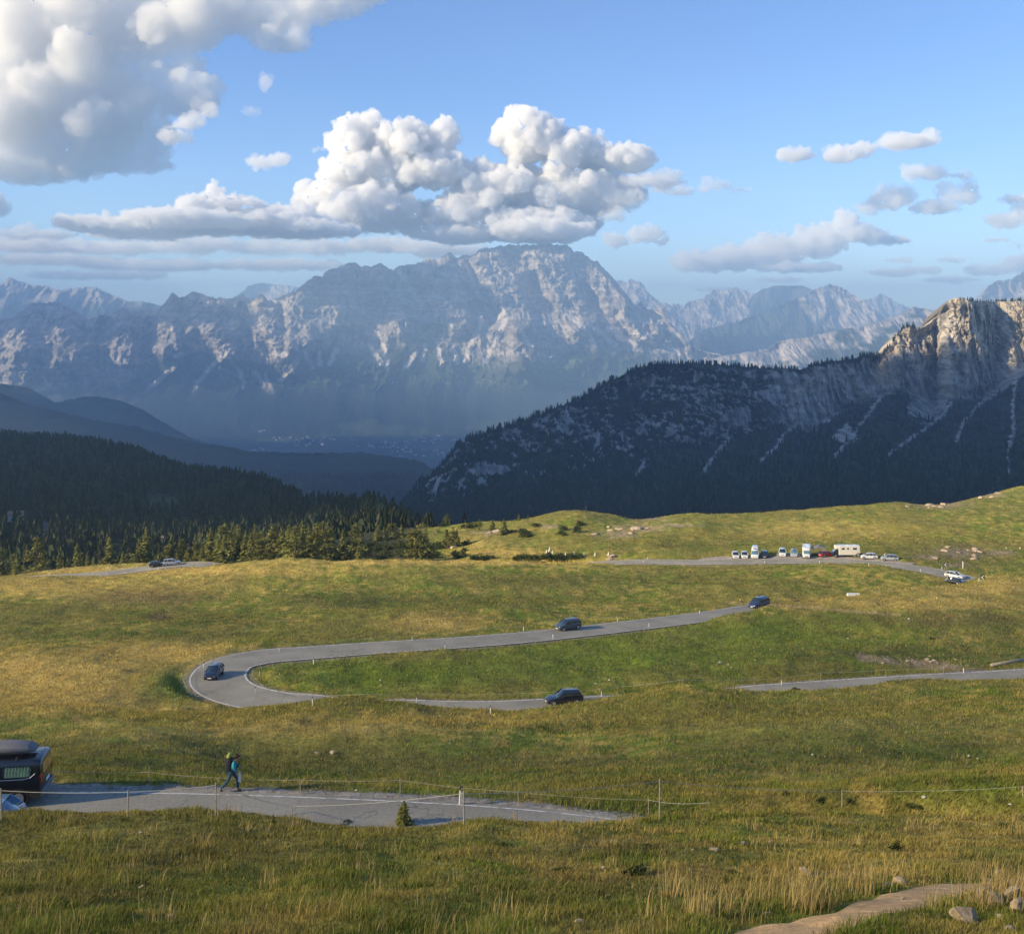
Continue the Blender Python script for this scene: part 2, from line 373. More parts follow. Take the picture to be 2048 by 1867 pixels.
# ---------------------------------------------------------------- meadow colours
GOLD = (.47, .345, .095); OLIVE = (.205, .19, .042); GREEN = (.135, .185, .022); DGREEN = (.065, .082, .016); BROWN = (.15, .10, .05); DIRT = (.34, .235, .15); ROCKC = (.36, .31, .26)
VV = HV-F*Z/YY
def blob(u, v, cu, cv, ru, rv, nz=0):
    return np.clip(1.25-np.hypot((u-cu)/ru, (v-cv)/rv)+nz, 0, 1)
def meadow_col(u, Y, x, y, v):
    a = fbm(x/9, y/13, o=4); b = fbm(x/2.2+9, y/3+4, o=3); c = fbm(x/35+3, y/35, o=3); e = fbm(x/.7, y/.7+30, o=2)
    C = mix(OLIVE, GREEN, sstep(-.35, .4, a+c))
    C = mix(C, GOLD, np.clip(sstep(-.1, .55, b+.6*c)*.75, 0, 1))
    nz = b*.5+a*.35
    B = lambda cu, cv, ru, rv: blob(u, v, cu, cv, ru, rv, nz)
    # drier and greener tracts
    for cu, cv, ru, rv, col, k in (
        (60, 1345, 360, 60, GOLD, 1.), (330, 1310, 200, 34, GOLD, 1.), (150, 1400, 400, 36, GOLD, .9), (200, 1170, 380, 30, GOLD, .5), (1000, 1437, 520, 22, GOLD, .55), (480, 1455, 500, 22, GOLD, .45),
        (330, 1140, 420, 14, GOLD, .9), (880, 1124, 560, 7, GOLD, .9), (60, 1175, 200, 22, GOLD, .5), (870, 1245, 120, 24, GOLD, .8), (1830, 1205, 300, 18, GOLD, .85), (1950, 1180, 200, 12, GOLD, .85), (2020, 1165, 80, 16, GOLD, .8),
        (1650, 1060, 190, 22, GOLD, .55), (1010, 1105, 110, 10, GOLD, .9), (960, 1085, 60, 22, GOLD, .5), (600, 1330, 340, 10, GREEN, .4),
        (800, 1350, 330, 34, GREEN, .95), (1200, 1320, 360, 50, GREEN, .9), (1500, 1275, 330, 40, GREEN, .8), (1820, 1310, 350, 26, DGREEN, .65), (1560, 1345, 320, 18, DGREEN, .5), (350, 1375, 75, 32, GREEN, .9),
        (1350, 1420, 300, 26, OLIVE, .8), (1700, 1440, 500, 50, OLIVE, .7),
        (1700, 1250, 300, 16, GREEN, .6), (820, 1200, 300, 16, DGREEN, .7), (420, 1235, 120, 20, DGREEN, .6), (250, 1270, 260, 14, DGREEN, .45), (1150, 1160, 350, 16, DGREEN, .35), (300, 1195, 130, 18, BROWN, .6), (320, 1235, 30, 8, BROWN, .9),
        (1400, 1090, 300, 12, DGREEN, .35), (1800, 1115, 200, 25, DGREEN, .4), (1150, 1075, 220, 18, OLIVE, .7), (1900, 1240, 240, 16, BROWN, .45), (1240, 1455, 200, 12, DGREEN, .4),
        (400, 1530, 700, 34, DGREEN, .6), (1300, 1530, 900, 45, DGREEN, .5), (1750, 1500, 350, 30, DGREEN, .5), (1300, 1790, 360, 55, BROWN, .45), (1300, 1810, 420, 40, GREEN, .5), (1700, 1720, 380, 60, GOLD, .5), (1950, 1650, 200, 60, GOLD, .45), (500, 1700, 500, 60, OLIVE, .5), (200, 1790, 200, 22, BROWN, .5), (1250, 1700, 260, 20, BROWN, .5)):
        C = mix(C, col, B(cu, cv, ru, rv)*k)
    # bare rock and earth
    rk = 0
    nn = b*.9+e*.6
    for cu, cv, ru, rv in ((1880, 1008, 70, 11), (1960, 990, 60, 6), (1280, 1056, 60, 10), (1240, 1068, 40, 12), (980, 1065, 48, 6), (1100, 1052, 30, 6), (1225, 1113, 14, 7), (890, 1090, 25, 5), (1920, 1105, 70, 14), (1850, 1113, 32, 6), (1910, 1130, 40, 6), (2000, 1105, 40, 8), (1300, 1038, 50, 5), (1350, 1050, 60, 5)):
        rk = np.maximum(rk, blob(u, v, cu, cv, ru, rv, nn*1.1-.15))
    for ln, wd in (([(1720, 1314), (1790, 1322), (1860, 1330), (1950, 1342), (1990, 1348)], 11),):
        rk = np.maximum(rk, pseg(u, v+nn*6, ln, wd)*np.clip(.75+nn*1.4, 0, 1))
    rk = np.where(Y > 130, rk, 0)
    C = mix(C, (.30, .235, .17), np.clip(rk, 0, 1)*.8)
    C = mix(C, (.42, .31, .15), np.where(Y > 100, pseg(u, v+nn*3, [(1450, 1204), (1600, 1213), (1700, 1222), (1800, 1230)], 3)*.7, 0))
    # heathery dark patches, bare forest floor further off
    C = mix(C, (.07, .045, .035), np.clip(sstep(.42, .7, fbm(x/3.1+40, y/4.3, o=3)), 0, 1)*.55)
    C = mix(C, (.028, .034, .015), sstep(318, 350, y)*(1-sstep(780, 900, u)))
    C = C*(1+.4*e[..., None])*(1+.35*np.clip(fbm(x/4.2, y/5.5+8, o=3), -.8, .8))[..., None]
    return np.clip(C, .004, .8)
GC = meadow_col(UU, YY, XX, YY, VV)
# verge of the roads: bare gravel
gv = np.clip((1-sstep(.2, 1.2, RD+.5*fbm(XX/.8, YY/.8, o=3)))*1.0, 0, 1)
GC = mix(GC, (.30, .26, .21), gv*.8)
# forest clearing on the left hill
clr = blob(UU, VV, 330, 1010, 60, 22, .3*n2)*(YY > 450)
GC = mix(GC, (.06, .085, .025), clr)
cliffy = blob(UU, VV, 100, 1060, 40, 30, n2*1.6)*(YY > 400)
GC = mix(GC, (.16, .14, .12), cliffy)
gm = attr_mat('meadow_soil', 1, noise=(3.0, .35), amt=.34, bump=2.2, bstr=.7)
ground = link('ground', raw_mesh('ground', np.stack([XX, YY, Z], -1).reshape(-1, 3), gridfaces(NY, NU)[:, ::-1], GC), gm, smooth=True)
tag(ground, kind='structure')
print('ground', time.time()-T0)

# ---------------------------------------------------------------- road surfaces
def asphalt():
    m, N, L, B = new_mat('asphalt')
    B.inputs['Roughness'].default_value = .85; B.inputs['Specular IOR Level'].default_value = .3
    geo = N.new('ShaderNodeNewGeometry')
    def noise(sc_, d=5, st=(1, 1, 1)):
        mp = N.new('ShaderNodeMapping'); mp.inputs['Scale'].default_value = st; L.new(geo.outputs['Position'], mp.inputs['Vector'])
        n = N.new('ShaderNodeTexNoise'); n.inputs['Scale'].default_value = sc_; n.inputs['Detail'].default_value = d; L.new(mp.outputs[0], n.inputs['Vector']); return n.outputs[0]
    r = N.new('ShaderNodeValToRGB'); e = r.color_ramp.elements
    e[0].position = .25; e[0].color = (.215, .205, .165, 1); e[1].position = .75; e[1].color = (.35, .332, .27, 1)
    L.new(noise(.22, 7), r.inputs[0])
    r2 = N.new('ShaderNodeValToRGB'); e = r2.color_ramp.elements
    e[0].position = .3; e[0].color = (.8, .8, .8, 1); e[1].position = .7; e[1].color = (1.15, 1.14, 1.12, 1)
    L.new(noise(9, 6), r2.inputs[0])
    mx = N.new('ShaderNodeMix'); mx.data_type = 'RGBA'; mx.blend_type = 'MULTIPLY'; mx.inputs[0].default_value = 1
    L.new(r.outputs[0], mx.inputs[6]); L.new(r2.outputs[0], mx.inputs[7])
    # network of fine dark cracks
    vo = N.new('ShaderNodeTexVoronoi'); vo.feature = 'DISTANCE_TO_EDGE'; vo.inputs['Scale'].default_value = .16
    mp = N.new('ShaderNodeMapping'); L.new(geo.outputs['Position'], mp.inputs['Vector'])
    nz = N.new('ShaderNodeTexNoise'); nz.inputs['Scale'].default_value = .5; nz.inputs['Detail'].default_value = 5
    L.new(geo.outputs['Position'], nz.inputs['Vector'])
    ad = N.new('ShaderNodeVectorMath'); ad.operation = 'MULTIPLY_ADD'; ad.inputs[1].default_value = (5, 5, 5)
    L.new(nz.outputs['Color'], ad.inputs[0]); L.new(mp.outputs[0], ad.inputs[2]); L.new(ad.outputs[0], vo.inputs['Vector'])
    cr_ = N.new('ShaderNodeValToRGB'); e = cr_.color_ramp.elements
    e[0].position = 0; e[0].color = (.35, .35, .35, 1); e[1].position = .011; e[1].color = (1, 1, 1, 1)
    L.new(vo.outputs['Distance'], cr_.inputs[0])
    m2 = N.new('ShaderNodeMix'); m2.data_type = 'RGBA'; m2.blend_type = 'MULTIPLY'; m2.inputs[0].default_value = .6
    L.new(mx.outputs[2], m2.inputs[6]); L.new(cr_.outputs[0], m2.inputs[7]); L.new(m2.outputs[2], B.inputs['Base Color'])
    return m
ASPH = asphalt()
def line_paint():
    m, N, L, B = new_mat('road_paint'); B.inputs['Roughness'].default_value = .7
    geo = N.new('ShaderNodeNewGeometry'); n = N.new('ShaderNodeTexNoise'); n.inputs['Scale'].default_value = 3; n.inputs['Detail'].default_value = 6
    L.new(geo.outputs['Position'], n.inputs['Vector']); r = N.new('ShaderNodeValToRGB'); e = r.color_ramp.elements
    e[0].position = .36; e[0].color = (.28, .27, .25, 1); e[1].position = .52; e[1].color = (.66, .64, .59, 1)
    L.new(n.outputs[0], r.inputs[0]); L.new(r.outputs[0], B.inputs['Base Color']); return m
PAINT = line_paint()
def strip(name, R, off0, off1, dz, mat, nx=5, W=None, parent=None, rag=0, zfun=None, edge_drop=0, col=None):
    """ribbon along path R between lateral offsets (fractions of half width if W given)"""
    T = np.gradient(R, axis=0); T[:, 2] = 0; T /= np.linalg.norm(T, axis=1)[:, None]
    Nn = np.stack([-T[:, 1], T[:, 0], 0*T[:, 0]], 1)
    o0 = np.broadcast_to(off0, len(R)); o1 = np.broadcast_to(off1, len(R))
    ts = np.linspace(0, 1, nx); P = []
    for t in ts:
        o = o0*(1-t)+o1*t
        if rag: o = o+rag*fbm(R[:, 0]*1.1+t*7, R[:, 1]*1.1, o=3)*(abs(2*t-1))
        p = R+Nn*o[:, None]; p = p.copy()
        if zfun is not None: p[:, 2] = zfun(p[:, 0], p[:, 1])
        p[:, 2] += dz-edge_drop*abs(2*t-1)**3
        P.append(p)
    P = np.stack(P, 1)
    me = raw_mesh(name, P.reshape(-1, 3), gridfaces(len(R), nx)[:, ::-1], col)
    return link(name, me, mat, parent, True)
for nm, R, W in (('mountain_road', R_main, W_main), ('mountain_road', R_near, W_near)):
    Rn = R
    ro = strip(nm, Rn, -W/2, W/2, 0, ASPH, 7); tag(ro, kind='structure')
    for s in (-1, 1):
        if R is R_near:
            if s > 0: strip('edge_line', Rn, W/2-.40, W/2-.30, .012, PAINT, 2, parent=ro)
            continue
        a = s*(W/2-.16); b = s*(W/2-.36)
        strip('edge_line', Rn, np.minimum(a, b), np.maximum(a, b), .02, PAINT, 2, parent=ro)
# gravel lay-by behind the upper road where the vehicles park, gravel verge of the near road
GRAV = attr_mat('gravel', 1, noise=(5, .8), amt=.3, bump=8, bstr=.6)
def sub_path(R, x0, x1):
    i = np.where((R[:, 0] > x0) & (R[:, 0] < x1))[0]; return i
PX = lambda u, v, z: ((u-CU)/F*(F*-z/(v-HV)))
up = np.where((R_main[:, 1] > 258) & (np.arange(len(R_main)) > kh))[0]
Ru = R_main[up]; Ru_ = Ru[(Ru[:, 0] > 46) & (Ru[:, 0] < 93)]
lb = strip('gravel_layby', Ru_, -2.9, -3.4-6.0*np.sin(np.linspace(0.05, 1, len(Ru_))*math.pi)**.35, .05, GRAV, 12, rag=1.5, edge_drop=.12, col=np.tile((.34, .29, .25), (len(Ru_)*12, 1)))
tag(lb, kind='structure')
iv = np.where((R_near[:, 0] > -30) & (R_near[:, 0] < 11))[0]
gv_ = strip('gravel_verge', R_near[iv], 3.0, 4.1, .05, GRAV, 10, rag=1.4, zfun=zxy, edge_drop=.16, col=np.tile((.33, .30, .26), (len(iv)*10, 1)))
tag(gv_, kind='structure')
# footpath at the bottom right
FP = []
for (u, v) in ((1470, 1900), (1560, 1866), (1660, 1836), (1770, 1811), (1850, 1786), (1950, 1772), (2048, 1762), (2150, 1752)):
    h = hit(u, v, 5); FP.append((h.x, h.y, h.z))
R_foot = resample(FP, .05)
fc = np.tile((.62, .40, .19), (len(R_foot)*14, 1))
fp = strip('footpath', R_foot, -.66, .62, .03, GRAV, 14, rag=.12, zfun=zxy, edge_drop=.07, col=fc); tag(fp, kind='structure')

# ---------------------------------------------------------------- mountains and hills
def layer(name, sky, vb, Yf, relief=(), ribs=(), fade=None, warp=.5, jit=2.5, nu=500, nv=200, colf=None, mat=None, seed=0, u0=None, u1=None, pw=1., back=900, flat=False, ln=None, zf=None):
    su = np.array([p[0] for p in sky], float); sv = np.array([p[1] for p in sky], float)
    u0 = su[0] if u0 is None else u0; u1 = su[-1] if u1 is None else u1
    u = np.linspace(u0, u1, nu); vs = np.interp(u, su, sv)
    vs = vs+jit*fbm(u/14+seed, u*0+seed, o=5, g=.62)-jit*.9*(ridged(u/11+seed*2, u*0+seed*1.7, o=4)-.55)
    vbu = np.interp(u, [p[0] for p in vb], [p[1] for p in vb]) if isinstance(vb, (list, tuple)) else np.full(nu, float(vb))
    s = np.linspace(0, 1, nv)**pw
    U = np.tile(u, (nv, 1)); V = vs[None]+(vbu-vs)[None]*s[:, None]
    S = np.tile(s[:, None], (1, nu))
    Y = Yf(U, V, vs[None], S)
    X = (U-CU)/F*Y; Zc = -(V-HV)/F*Y
    D = 0
    for (lx, lz, amp, kind, o) in relief:
        fn = ridged if kind == 'r' else fbm
        wx = warp*fbm(X/lx*.6+seed, Zc/lx*.9, o=3); D = D+amp*(fn(X/lx+seed*3.1+wx, Zc/lz+seed+wx*.4+X/lx*warp*.25, Y*0+seed*.7, o=o)-(.5 if kind == 'r' else 0))
    for ln_, wd_, am_ in ribs:
        wob = 9*fbm(U/22., V/22., o=3); D = D+am_*pseg(U+wob, V, ln_, wd_)
    env = sstep(0, .04, S)*.8+.2
    if fade: D = D*(1-.8*sstep(fade[0], fade[1], V))
    Y2 = Y-D*env
    P = np.stack([(U-CU)/F*Y2, Y2, -(V-HV)/F*Y2], -1)
    C = colf(U, V, P, S, vs[None]) if colf else np.full(P.shape, .3)
    # back slope
    top = P[0]; Bk = []
    for k, (dy, dz) in enumerate(((.25, -.12), (1, -.9), (2.2, -2.2))):
        q = top.copy(); q[:, 1] += back*dy; q[:, 2] += back*.6*dz; q[:, 0] *= 1; Bk.append(q)
    P = np.concatenate([np.stack(Bk[::-1]), P]); C = np.concatenate([np.stack([C[0]]*3), C])
    me = raw_mesh(name, P.reshape(-1, 3), gridfaces(P.shape[0], nu), C)
    o = link(name, me, mat, None, not flat); tag(o, kind='structure')
    return o, P[3:], C[3:], U, V

ROCK = (.23, .21, .19); PALE = (.50, .44, .39); VEG = (.035, .05, .02); MEAD = (.10, .13, .045); WOOD = (.018, .027, .012)
rockm = attr_mat('limestone', 1, noise=(.012, .05), amt=.16, bump=.02, bstr=.5)
cliffm = attr_mat('cliff', 1, noise=(.09, .4), amt=.2, bump=.25, bstr=.8, stretch=(1, 1, .45))
woodm = attr_mat('far_woods', 1, noise=(.02, .11), amt=.3, bump=.08, bstr=1)

# --- main massif
SK_MAIN = [(-420,640),(-300,610),(-200,640),(-90,625),(0,639),(25,634),(62,606),(115,604),(146,618),(174,641),(208,628),(243,616),(278,623),(302,616),(312,627),(330,604),(345,585),(361,595),(389,583),(417,592),(430,595),(462,597),(486,587),(496,599),(524,588),(538,601),(590,583),(625,552),(642,554),(653,540),(675,535),(703,523),(727,533),(740,533),(759,525),(775,535),(788,539),(798,531),(826,529),(858,515),(874,519),(898,504),(913,515),(928,510),(941,511),(961,498),(997,492),(1036,489),(1100,488),(1136,490),(1150,504),(1163,502),(1183,519),(1195,523),(1219,547),(1239,571),(1259,595),(1270,612),(1282,601),(1294,619),(1326,613),(1340,640),(1350,655),(1380,690),(1400,700),(1450,712),(1560,735),(1700,760)]
def Y_main(U, V, vs, S):
    # valley floor near 9 km, cliffs near 13-15 km
    y = np.interp(V, [480, 560, 640, 700, 760, 800, 840, 870, 890, 940, 1000], [15000, 14200, 13400, 12800, 12100, 11500, 10700, 10000, 9300, 8000, 7400])
    wall = 1-sstep(560, 720, U)
    y = y-900*wall*(1-sstep(690, 800, V))+300*wall
    y = y-700*np.exp(-((U-1030)/160)**2)*sstep(610, 660, V)*(1-sstep(720, 790, V))
    return np.minimum(y+250*fbm(U/90., V/160., o=3), 15600)
SCREE = [[(455,705),(420,735),(395,765),(380,800)],[(455,712),(480,740),(490,775)],[(345,735),(300,775),(262,808)],[(510,745),(535,782)],[(530,750),(545,785)],[(596,722),(560,760)],[(610,705),(625,735)],[(640,705),(640,728)],[(672,700),(660,728)],
 [(740,690),(762,728)],[(768,690),(775,735)],[(830,705),(812,735)],[(850,690),(846,720)],[(876,685),(884,730)],[(905,690),(915,725)],[(965,640),(940,690),(932,722)],[(1010,640),(990,685),(970,722)],[(1040,660),(1062,695)],[(350,712),(395,700)],[(250,790),(225,808)],[(100,770),(75,782)],[(935,530),(950,575),(975,615),(985,640)],[(1020,612),(990,640)],[(800,545),(835,600)],
 [(1155,640),(1190,690)],[(1180,650),(1230,690)],[(1215,655),(1270,690)],[(1255,655),(1310,690)],[(1332,690),(1365,712)],[(1130,625),(1160,650)]]
def col_main(U, V, P, S, vs):
    x, y, z = P[..., 0], P[..., 1], P[..., 2]
    n = fbm(x/500, z/300, y/900, o=5); n2 = fbm(x/120, z/60, y/200, o=4); st = fbm(x/2600, z/42+x/900, y*0, o=3)
    n4 = fbm(x/46, z/110+5, y/90, o=4); C = mix(ROCK, PALE, sstep(-.25, .5, n2+.7*st+.5*n4))
    C = C*(1-.6*sstep(.08, .3, fbm(x/60+9, z/240, y/150, o=4)))[..., None]
    C = mix(C, (.36, .30, .25), sstep(.1, .5, n)*.5)
    tl = 728+14*np.sin(U/70)+75*(1-sstep(200, 330, U))-25*np.exp(-((U-900)/150)**2)       # tree line row
    vg = sstep(-26, 10, V-tl+n*45+n2*30)
    C = mix(C, VEG, vg); C = mix(C, MEAD, vg*sstep(.0, .4, fbm(x/700, z/260, o=3))*(1-sstep(745, 800, V))*.8)
    C = mix(C, VEG, sstep(.05, .35, n+n2*.6)*sstep(640, 700, V)*.7)
    w_ = 0
    for ln in SCREE: w_ = np.maximum(w_, pseg(U+n2*6, V, ln, 6.5))
    w_ = np.maximum(w_, blob(U, V, 560, 712, 40, 10, n2)*.8)
    C = mix(C, (.62, .56, .50), w_*.9)
    # deep woods and valley meadows
    C = mix(C, WOOD, sstep(755, 790, V+n*25)*.9)
    fields = 0
    for (cu, cv, ru, rv) in ((800, 868, 95, 22), (720, 855, 60, 14), (690, 873, 70, 10), (980, 852, 70, 14), (860, 895, 90, 8), (1000, 765, 130, 5), (1060, 890, 60, 8), (560, 880, 60, 7)):
        fields = np.maximum(fields, blob(U, V, cu, cv, ru, rv, n2*.8+n*.5))
    C = mix(C, (.07, .095, .04), sstep(.3, .9, fields)*.8)
    C = mix(C, (.09, .11, .05), blob(U, V, 1100, 745, 250, 22, n2*.5)*.5)
    return C
MASS = layer('mountain_massif', SK_MAIN, 1000, Y_main, [(3200, 3000, 1100, 'f', 2), (1500, 1100, 420, 'r', 3), (420, 420, 230, 'r', 3), (110, 120, 80, 'r', 3), (1700, 75, 26, 'r', 2), (900, 700, 200, 'r', 3), (45, 45, 26, 'f', 3)], jit=4.5, ribs=[([(1085, 500), (1120, 560), (1165, 645)], 46, 420), ([(1150, 504), (1215, 580), (1300, 660)], 38, 380), ([(961, 498), (1005, 560), (1040, 640)], 44, 380), ([(858, 512), (885, 570), (915, 640)], 40, 360), ([(759, 522), (775, 580), (800, 650)], 34, 320), ([(690, 520), (672, 590), (640, 660)], 40, 340), ([(610, 560), (590, 620), (600, 690)], 34, 300), ([(524, 588), (535, 640), (565, 700)], 30, 300), ([(430, 595), (425, 650), (455, 705)], 30, 280), ([(345, 582), (330, 640), (345, 730)], 30, 300), ([(243, 614), (250, 680), (235, 760)], 30, 280), ([(115, 602), (140, 680), (110, 760)], 34, 300), ([(25, 634), (45, 700), (30, 770)], 30, 280),
  ([(935, 528), (955, 580), (985, 640)], 15, -260), ([(812, 540), (838, 600)], 14, -220), ([(1060, 520), (1075, 600)], 12, -200), ([(205, 640), (190, 720)], 12, -200), ([(300, 640), (290, 740)], 12, -200), ([(485, 610), (500, 690)], 12, -200)], fade=(720, 800), nu=1150, nv=330, colf=col_main, mat=rockm, seed=1, flat=True)

def col_far(shade=1.0, tl=1e9, veg=VEG):
    def f(U, V, P, S, vs):
        x, y, z = P[..., 0], P[..., 1], P[..., 2]
        n2 = fbm(x/160, z/90, y/300, o=4)
        C = mix(ROCK, PALE, sstep(-.3, .4, n2))
        vg = sstep(-14, 8, V-tl+n2*26)
        return mix(C, veg, vg)
    return f
def Yc(y0, y1, v0, v1):
    return lambda U, V, vs, S: np.interp(V, [v0, v1], [y0, y1])
FR = [(900, 1800, 500, 'r', 3), (260, 520, 190, 'r', 3), (90, 140, 50, 'r', 2)]
layer('mountain_range', [(-300,560),(-150,545),(-40,575),(0,569),(17,554),(38,561),(66,571),(94,571),(115,580),(167,573),(194,575),(222,588),(253,601),(299,604),(323,611),(380,640)], 720, Yc(19500, 17500, 550, 720), FR, jit=3, nu=330, nv=110, colf=col_far(tl=612), mat=rockm, seed=3, flat=True)
layer('mountain_range', [(440,610),(486,583),(495,572),(520,565),(560,570),(590,572),(604,580),(650,610)], 690, Yc(24000, 22500, 560, 690), FR, jit=2, nu=160, nv=80, colf=col_far(), mat=rockm, seed=4, flat=True)
layer('mountain_range', [(1180,600),(1222,560),(1248,563),(1262,558),(1276,562),(1284,566),(1292,579),(1308,595),(1327,607),(1367,609),(1390,600),(1407,595),(1423,581),(1440,580),(1470,575),(1490,582),(1506,585),(1530,581),(1600,600),(1660,620)], 760, Yc(22500, 19500, 560, 740), FR, jit=6, nu=420, nv=130, colf=col_far(tl=690), mat=rockm, seed=5, flat=True)
layer('mountain_range', [(1500,600),(1522,579),(1550,571),(1605,571),(1629,581),(1680,610)], 700, Yc(21500, 20500, 570, 700), [(900, 1800, 200, 'r', 3)], jit=1.5, nu=160, nv=80, colf=col_far(tl=560, veg=(.09, .085, .08)), mat=rockm, seed=6, flat=True)
layer('mountain_range', [(1700,610),(1744,595),(1764,585),(1792,603),(1819,615),(1860,622),(1960,625)], 720, Yc(25000, 23500, 560, 720), FR, jit=4, nu=180, nv=80, colf=col_far(), mat=rockm, seed=8, flat=True)
layer('mountain_range', [(1360,702),(1387,675),(1407,659),(1486,639),(1546,615),(1605,591),(1640,574),(1657,569),(1681,573),(1700,585),(1716,595),(1744,615),(1776,636),(1850,655),(1960,680)], 800, Yc(18800, 16000, 570, 780), FR, jit=5, nu=420, nv=150,
      colf=lambda U, V, P, S, vs: mix(col_far(tl=668)(U, V, P, S, vs), (.07, .08, .06), 1-sstep(1570, 1640, U+fbm(U/20, V/20, o=3)*60-(V-600)*.9)), mat=rockm, seed=7, flat=True)
layer('mountain_range', [(1900,640),(1940,610),(1958,595),(1978,571),(1998,559),(2022,559),(2048,542),(2100,520),(2200,540),(2400,600)], 760, Yc(17500, 16000, 540, 760), FR, jit=4, nu=260, nv=110, colf=col_far(), mat=rockm, seed=9, flat=True)
layer('mountain_range', [(1400,725),(1454,710),(1534,698),(1557,682),(1605,675),(1684,659),(1764,643),(1796,631),(1827,613),(1850,618),(1879,623),(1960,640),(2100,660),(2300,660)], 860, Yc(12500, 10500, 620, 800), [(700, 1500, 300, 'r', 3), (200, 400, 90, 'r', 3), (60, 90, 30, 'r', 2)], jit=3, nu=420, nv=130,
      colf=lambda U, V, P, S, vs: mix(mix(col_far()(U, V, P, S, vs), VEG, sstep(-.12, .12, fbm(P[..., 0]/300, P[..., 2]/200, P[..., 1]/400, o=4)-.05+(V-vs-25)/200.)), PALE, blob(U, V, 1575, 700, 45, 26, fbm(U/9, V/9, o=3)*.8)), mat=rockm, seed=10, flat=True)

# --- wooded hills on the left, one behind the other
def col_wood(U, V, P, S, vs):
    n = fbm(P[..., 0]/90, P[..., 1]/140, P[..., 2]/60, o=4)
    C = mix(WOOD, (.03, .042, .018), sstep(-.3, .4, n))
    return mix(C, (.07, .09, .035), sstep(.35, .55, n)*.5)
WR = [(500, 300, 160, 'f', 4), (60, 25, 22, 'f', 3)]
HILLS = {}
for k, (sk_, vb, y0, y1, v0, v1) in enumerate((
   ([(-500,740),(-300,745),(-60,760),(0,767),(52,774),(87,792),(111,806),(160,793),(194,792),(243,802),(285,819),(330,847),(375,872),(450,900),(540,930)], 980, 7800, 6500, 780, 960),
   ([(-520,760),(-200,775),(0,785),(52,806),(104,819),(174,837),(278,854),(347,875),(400,885),(451,892),(503,903),(608,905),(700,905),(719,904),(779,912),(838,920),(862,936),(930,960),(1000,1000)], 1060, 5600, 3400, 800, 1030),
   ([(-520,850),(-200,862),(0,872),(87,882),(149,897),(208,900),(260,913),(330,935),(450,975),(560,1010)], 1060, 2700, 2350, 870, 1060))):
    Yq = (lambda a, b, c, d: (lambda U, V, vs, S: np.interp(V, [c, d], [a, b])))(y0, y1, v0, v1)
    HILLS[k] = layer('wooded_hill', sk_, vb, Yq, WR if k < 2 else [(300, 200, 60, 'f', 4)], jit=3.0, nu=500, nv=120, colf=col_wood, mat=woodm, seed=20+k, back=700)

# --- rocky ridge on the right
SK_R = [(700,1075),(760,1040),(790,1020),(822,988),(838,962),(870,944),(894,920),(906,897),(929,881),(977,861),(1036,845),(1096,821),(1156,797),(1187,778),(1235,754),(1260,742),(1288,732),(1330,727),(1367,726),(1446,730),(1526,736),(1605,738),(1645,724),(1704,718),(1724,711),(1764,709),(1784,685),(1803,658),(1819,649),(1835,656),(1848,652),(1862,646),(1870,632),(1880,622),(1888,606),(1905,597),(1922,594),(1942,601),(1982,603),(2048,600),(2150,590),(2300,600)]
VF = [(700,1100),(780,1040),(880,1010),(1000,960),(1150,940),(1250,930),(1330,900),(1450,880),(1560,850),(1589,850),(1613,868),(1645,838),(1700,808),(1764,786),(1800,775),(1860,800),(1922,794),(1960,790),(1994,770),(2048,734),(2150,700),(2300,700)]
vfu = lambda U: np.interp(U, [p[0] for p in VF], [p[1] for p in VF])
def Y_r(U, V, vs, S):
    vf = vfu(U); cliff = sstep(1180, 1700, U)
    yc = np.interp(U, [700, 900, 1200, 1600, 2050, 2300], [2150, 2400, 2750, 2900, 2950, 2900])
    yf = yc-(120+260*(1-cliff))
    yb = np.interp(U, [700, 1000, 1400, 2300], [1900, 1550, 1350, 1250])
    t = np.clip((V-vf)/(1075-vf), 0, 1)
    low = yf+(yb-yf)*t**.85
    t2 = np.clip((V-vs)/np.maximum(vf-vs, 1), 0, 1)
    hi = yc+(yf-yc)*t2
    Y = np.where(V > vf, low, hi)
    # buttresses standing forward
    Y = Y-110*np.exp(-((U-1930)/60)**2)*(1-t)-80*np.exp(-((U-1620)/60)**2)*(1-t)+60*np.exp(-((U-1870)/10)**2)*(1-t)+70*np.exp(-((U-1990)/22)**2)*(1-t)
    return Y
OUT = [(1855, 809, 42, 42), (1613, 813, 52, 44), (1692, 870, 26, 20), (1486, 835, 32, 24), (1570, 780, 60, 40), (1740, 760, 50, 40), (1500, 745, 16, 18), (985, 940, 40, 14)]
RSC = [[(2050,728),(2002,770),(1958,809),(1934,837),(1922,857),(1913,881)],[(2034,754),(2026,797),(2028,857),(2014,917),(2018,944)],[(1903,805),(1879,837),(1823,877),(1776,909)],[(1581,857),(1557,889),(1522,921)],[(1764,794),(1736,829),(1716,857),(1669,913)],[(1462,873),(1434,905),(1407,944)],[(1290,925),(1276,948)],[(1560,880),(1590,850)],[(880,955),(858,1010)]]
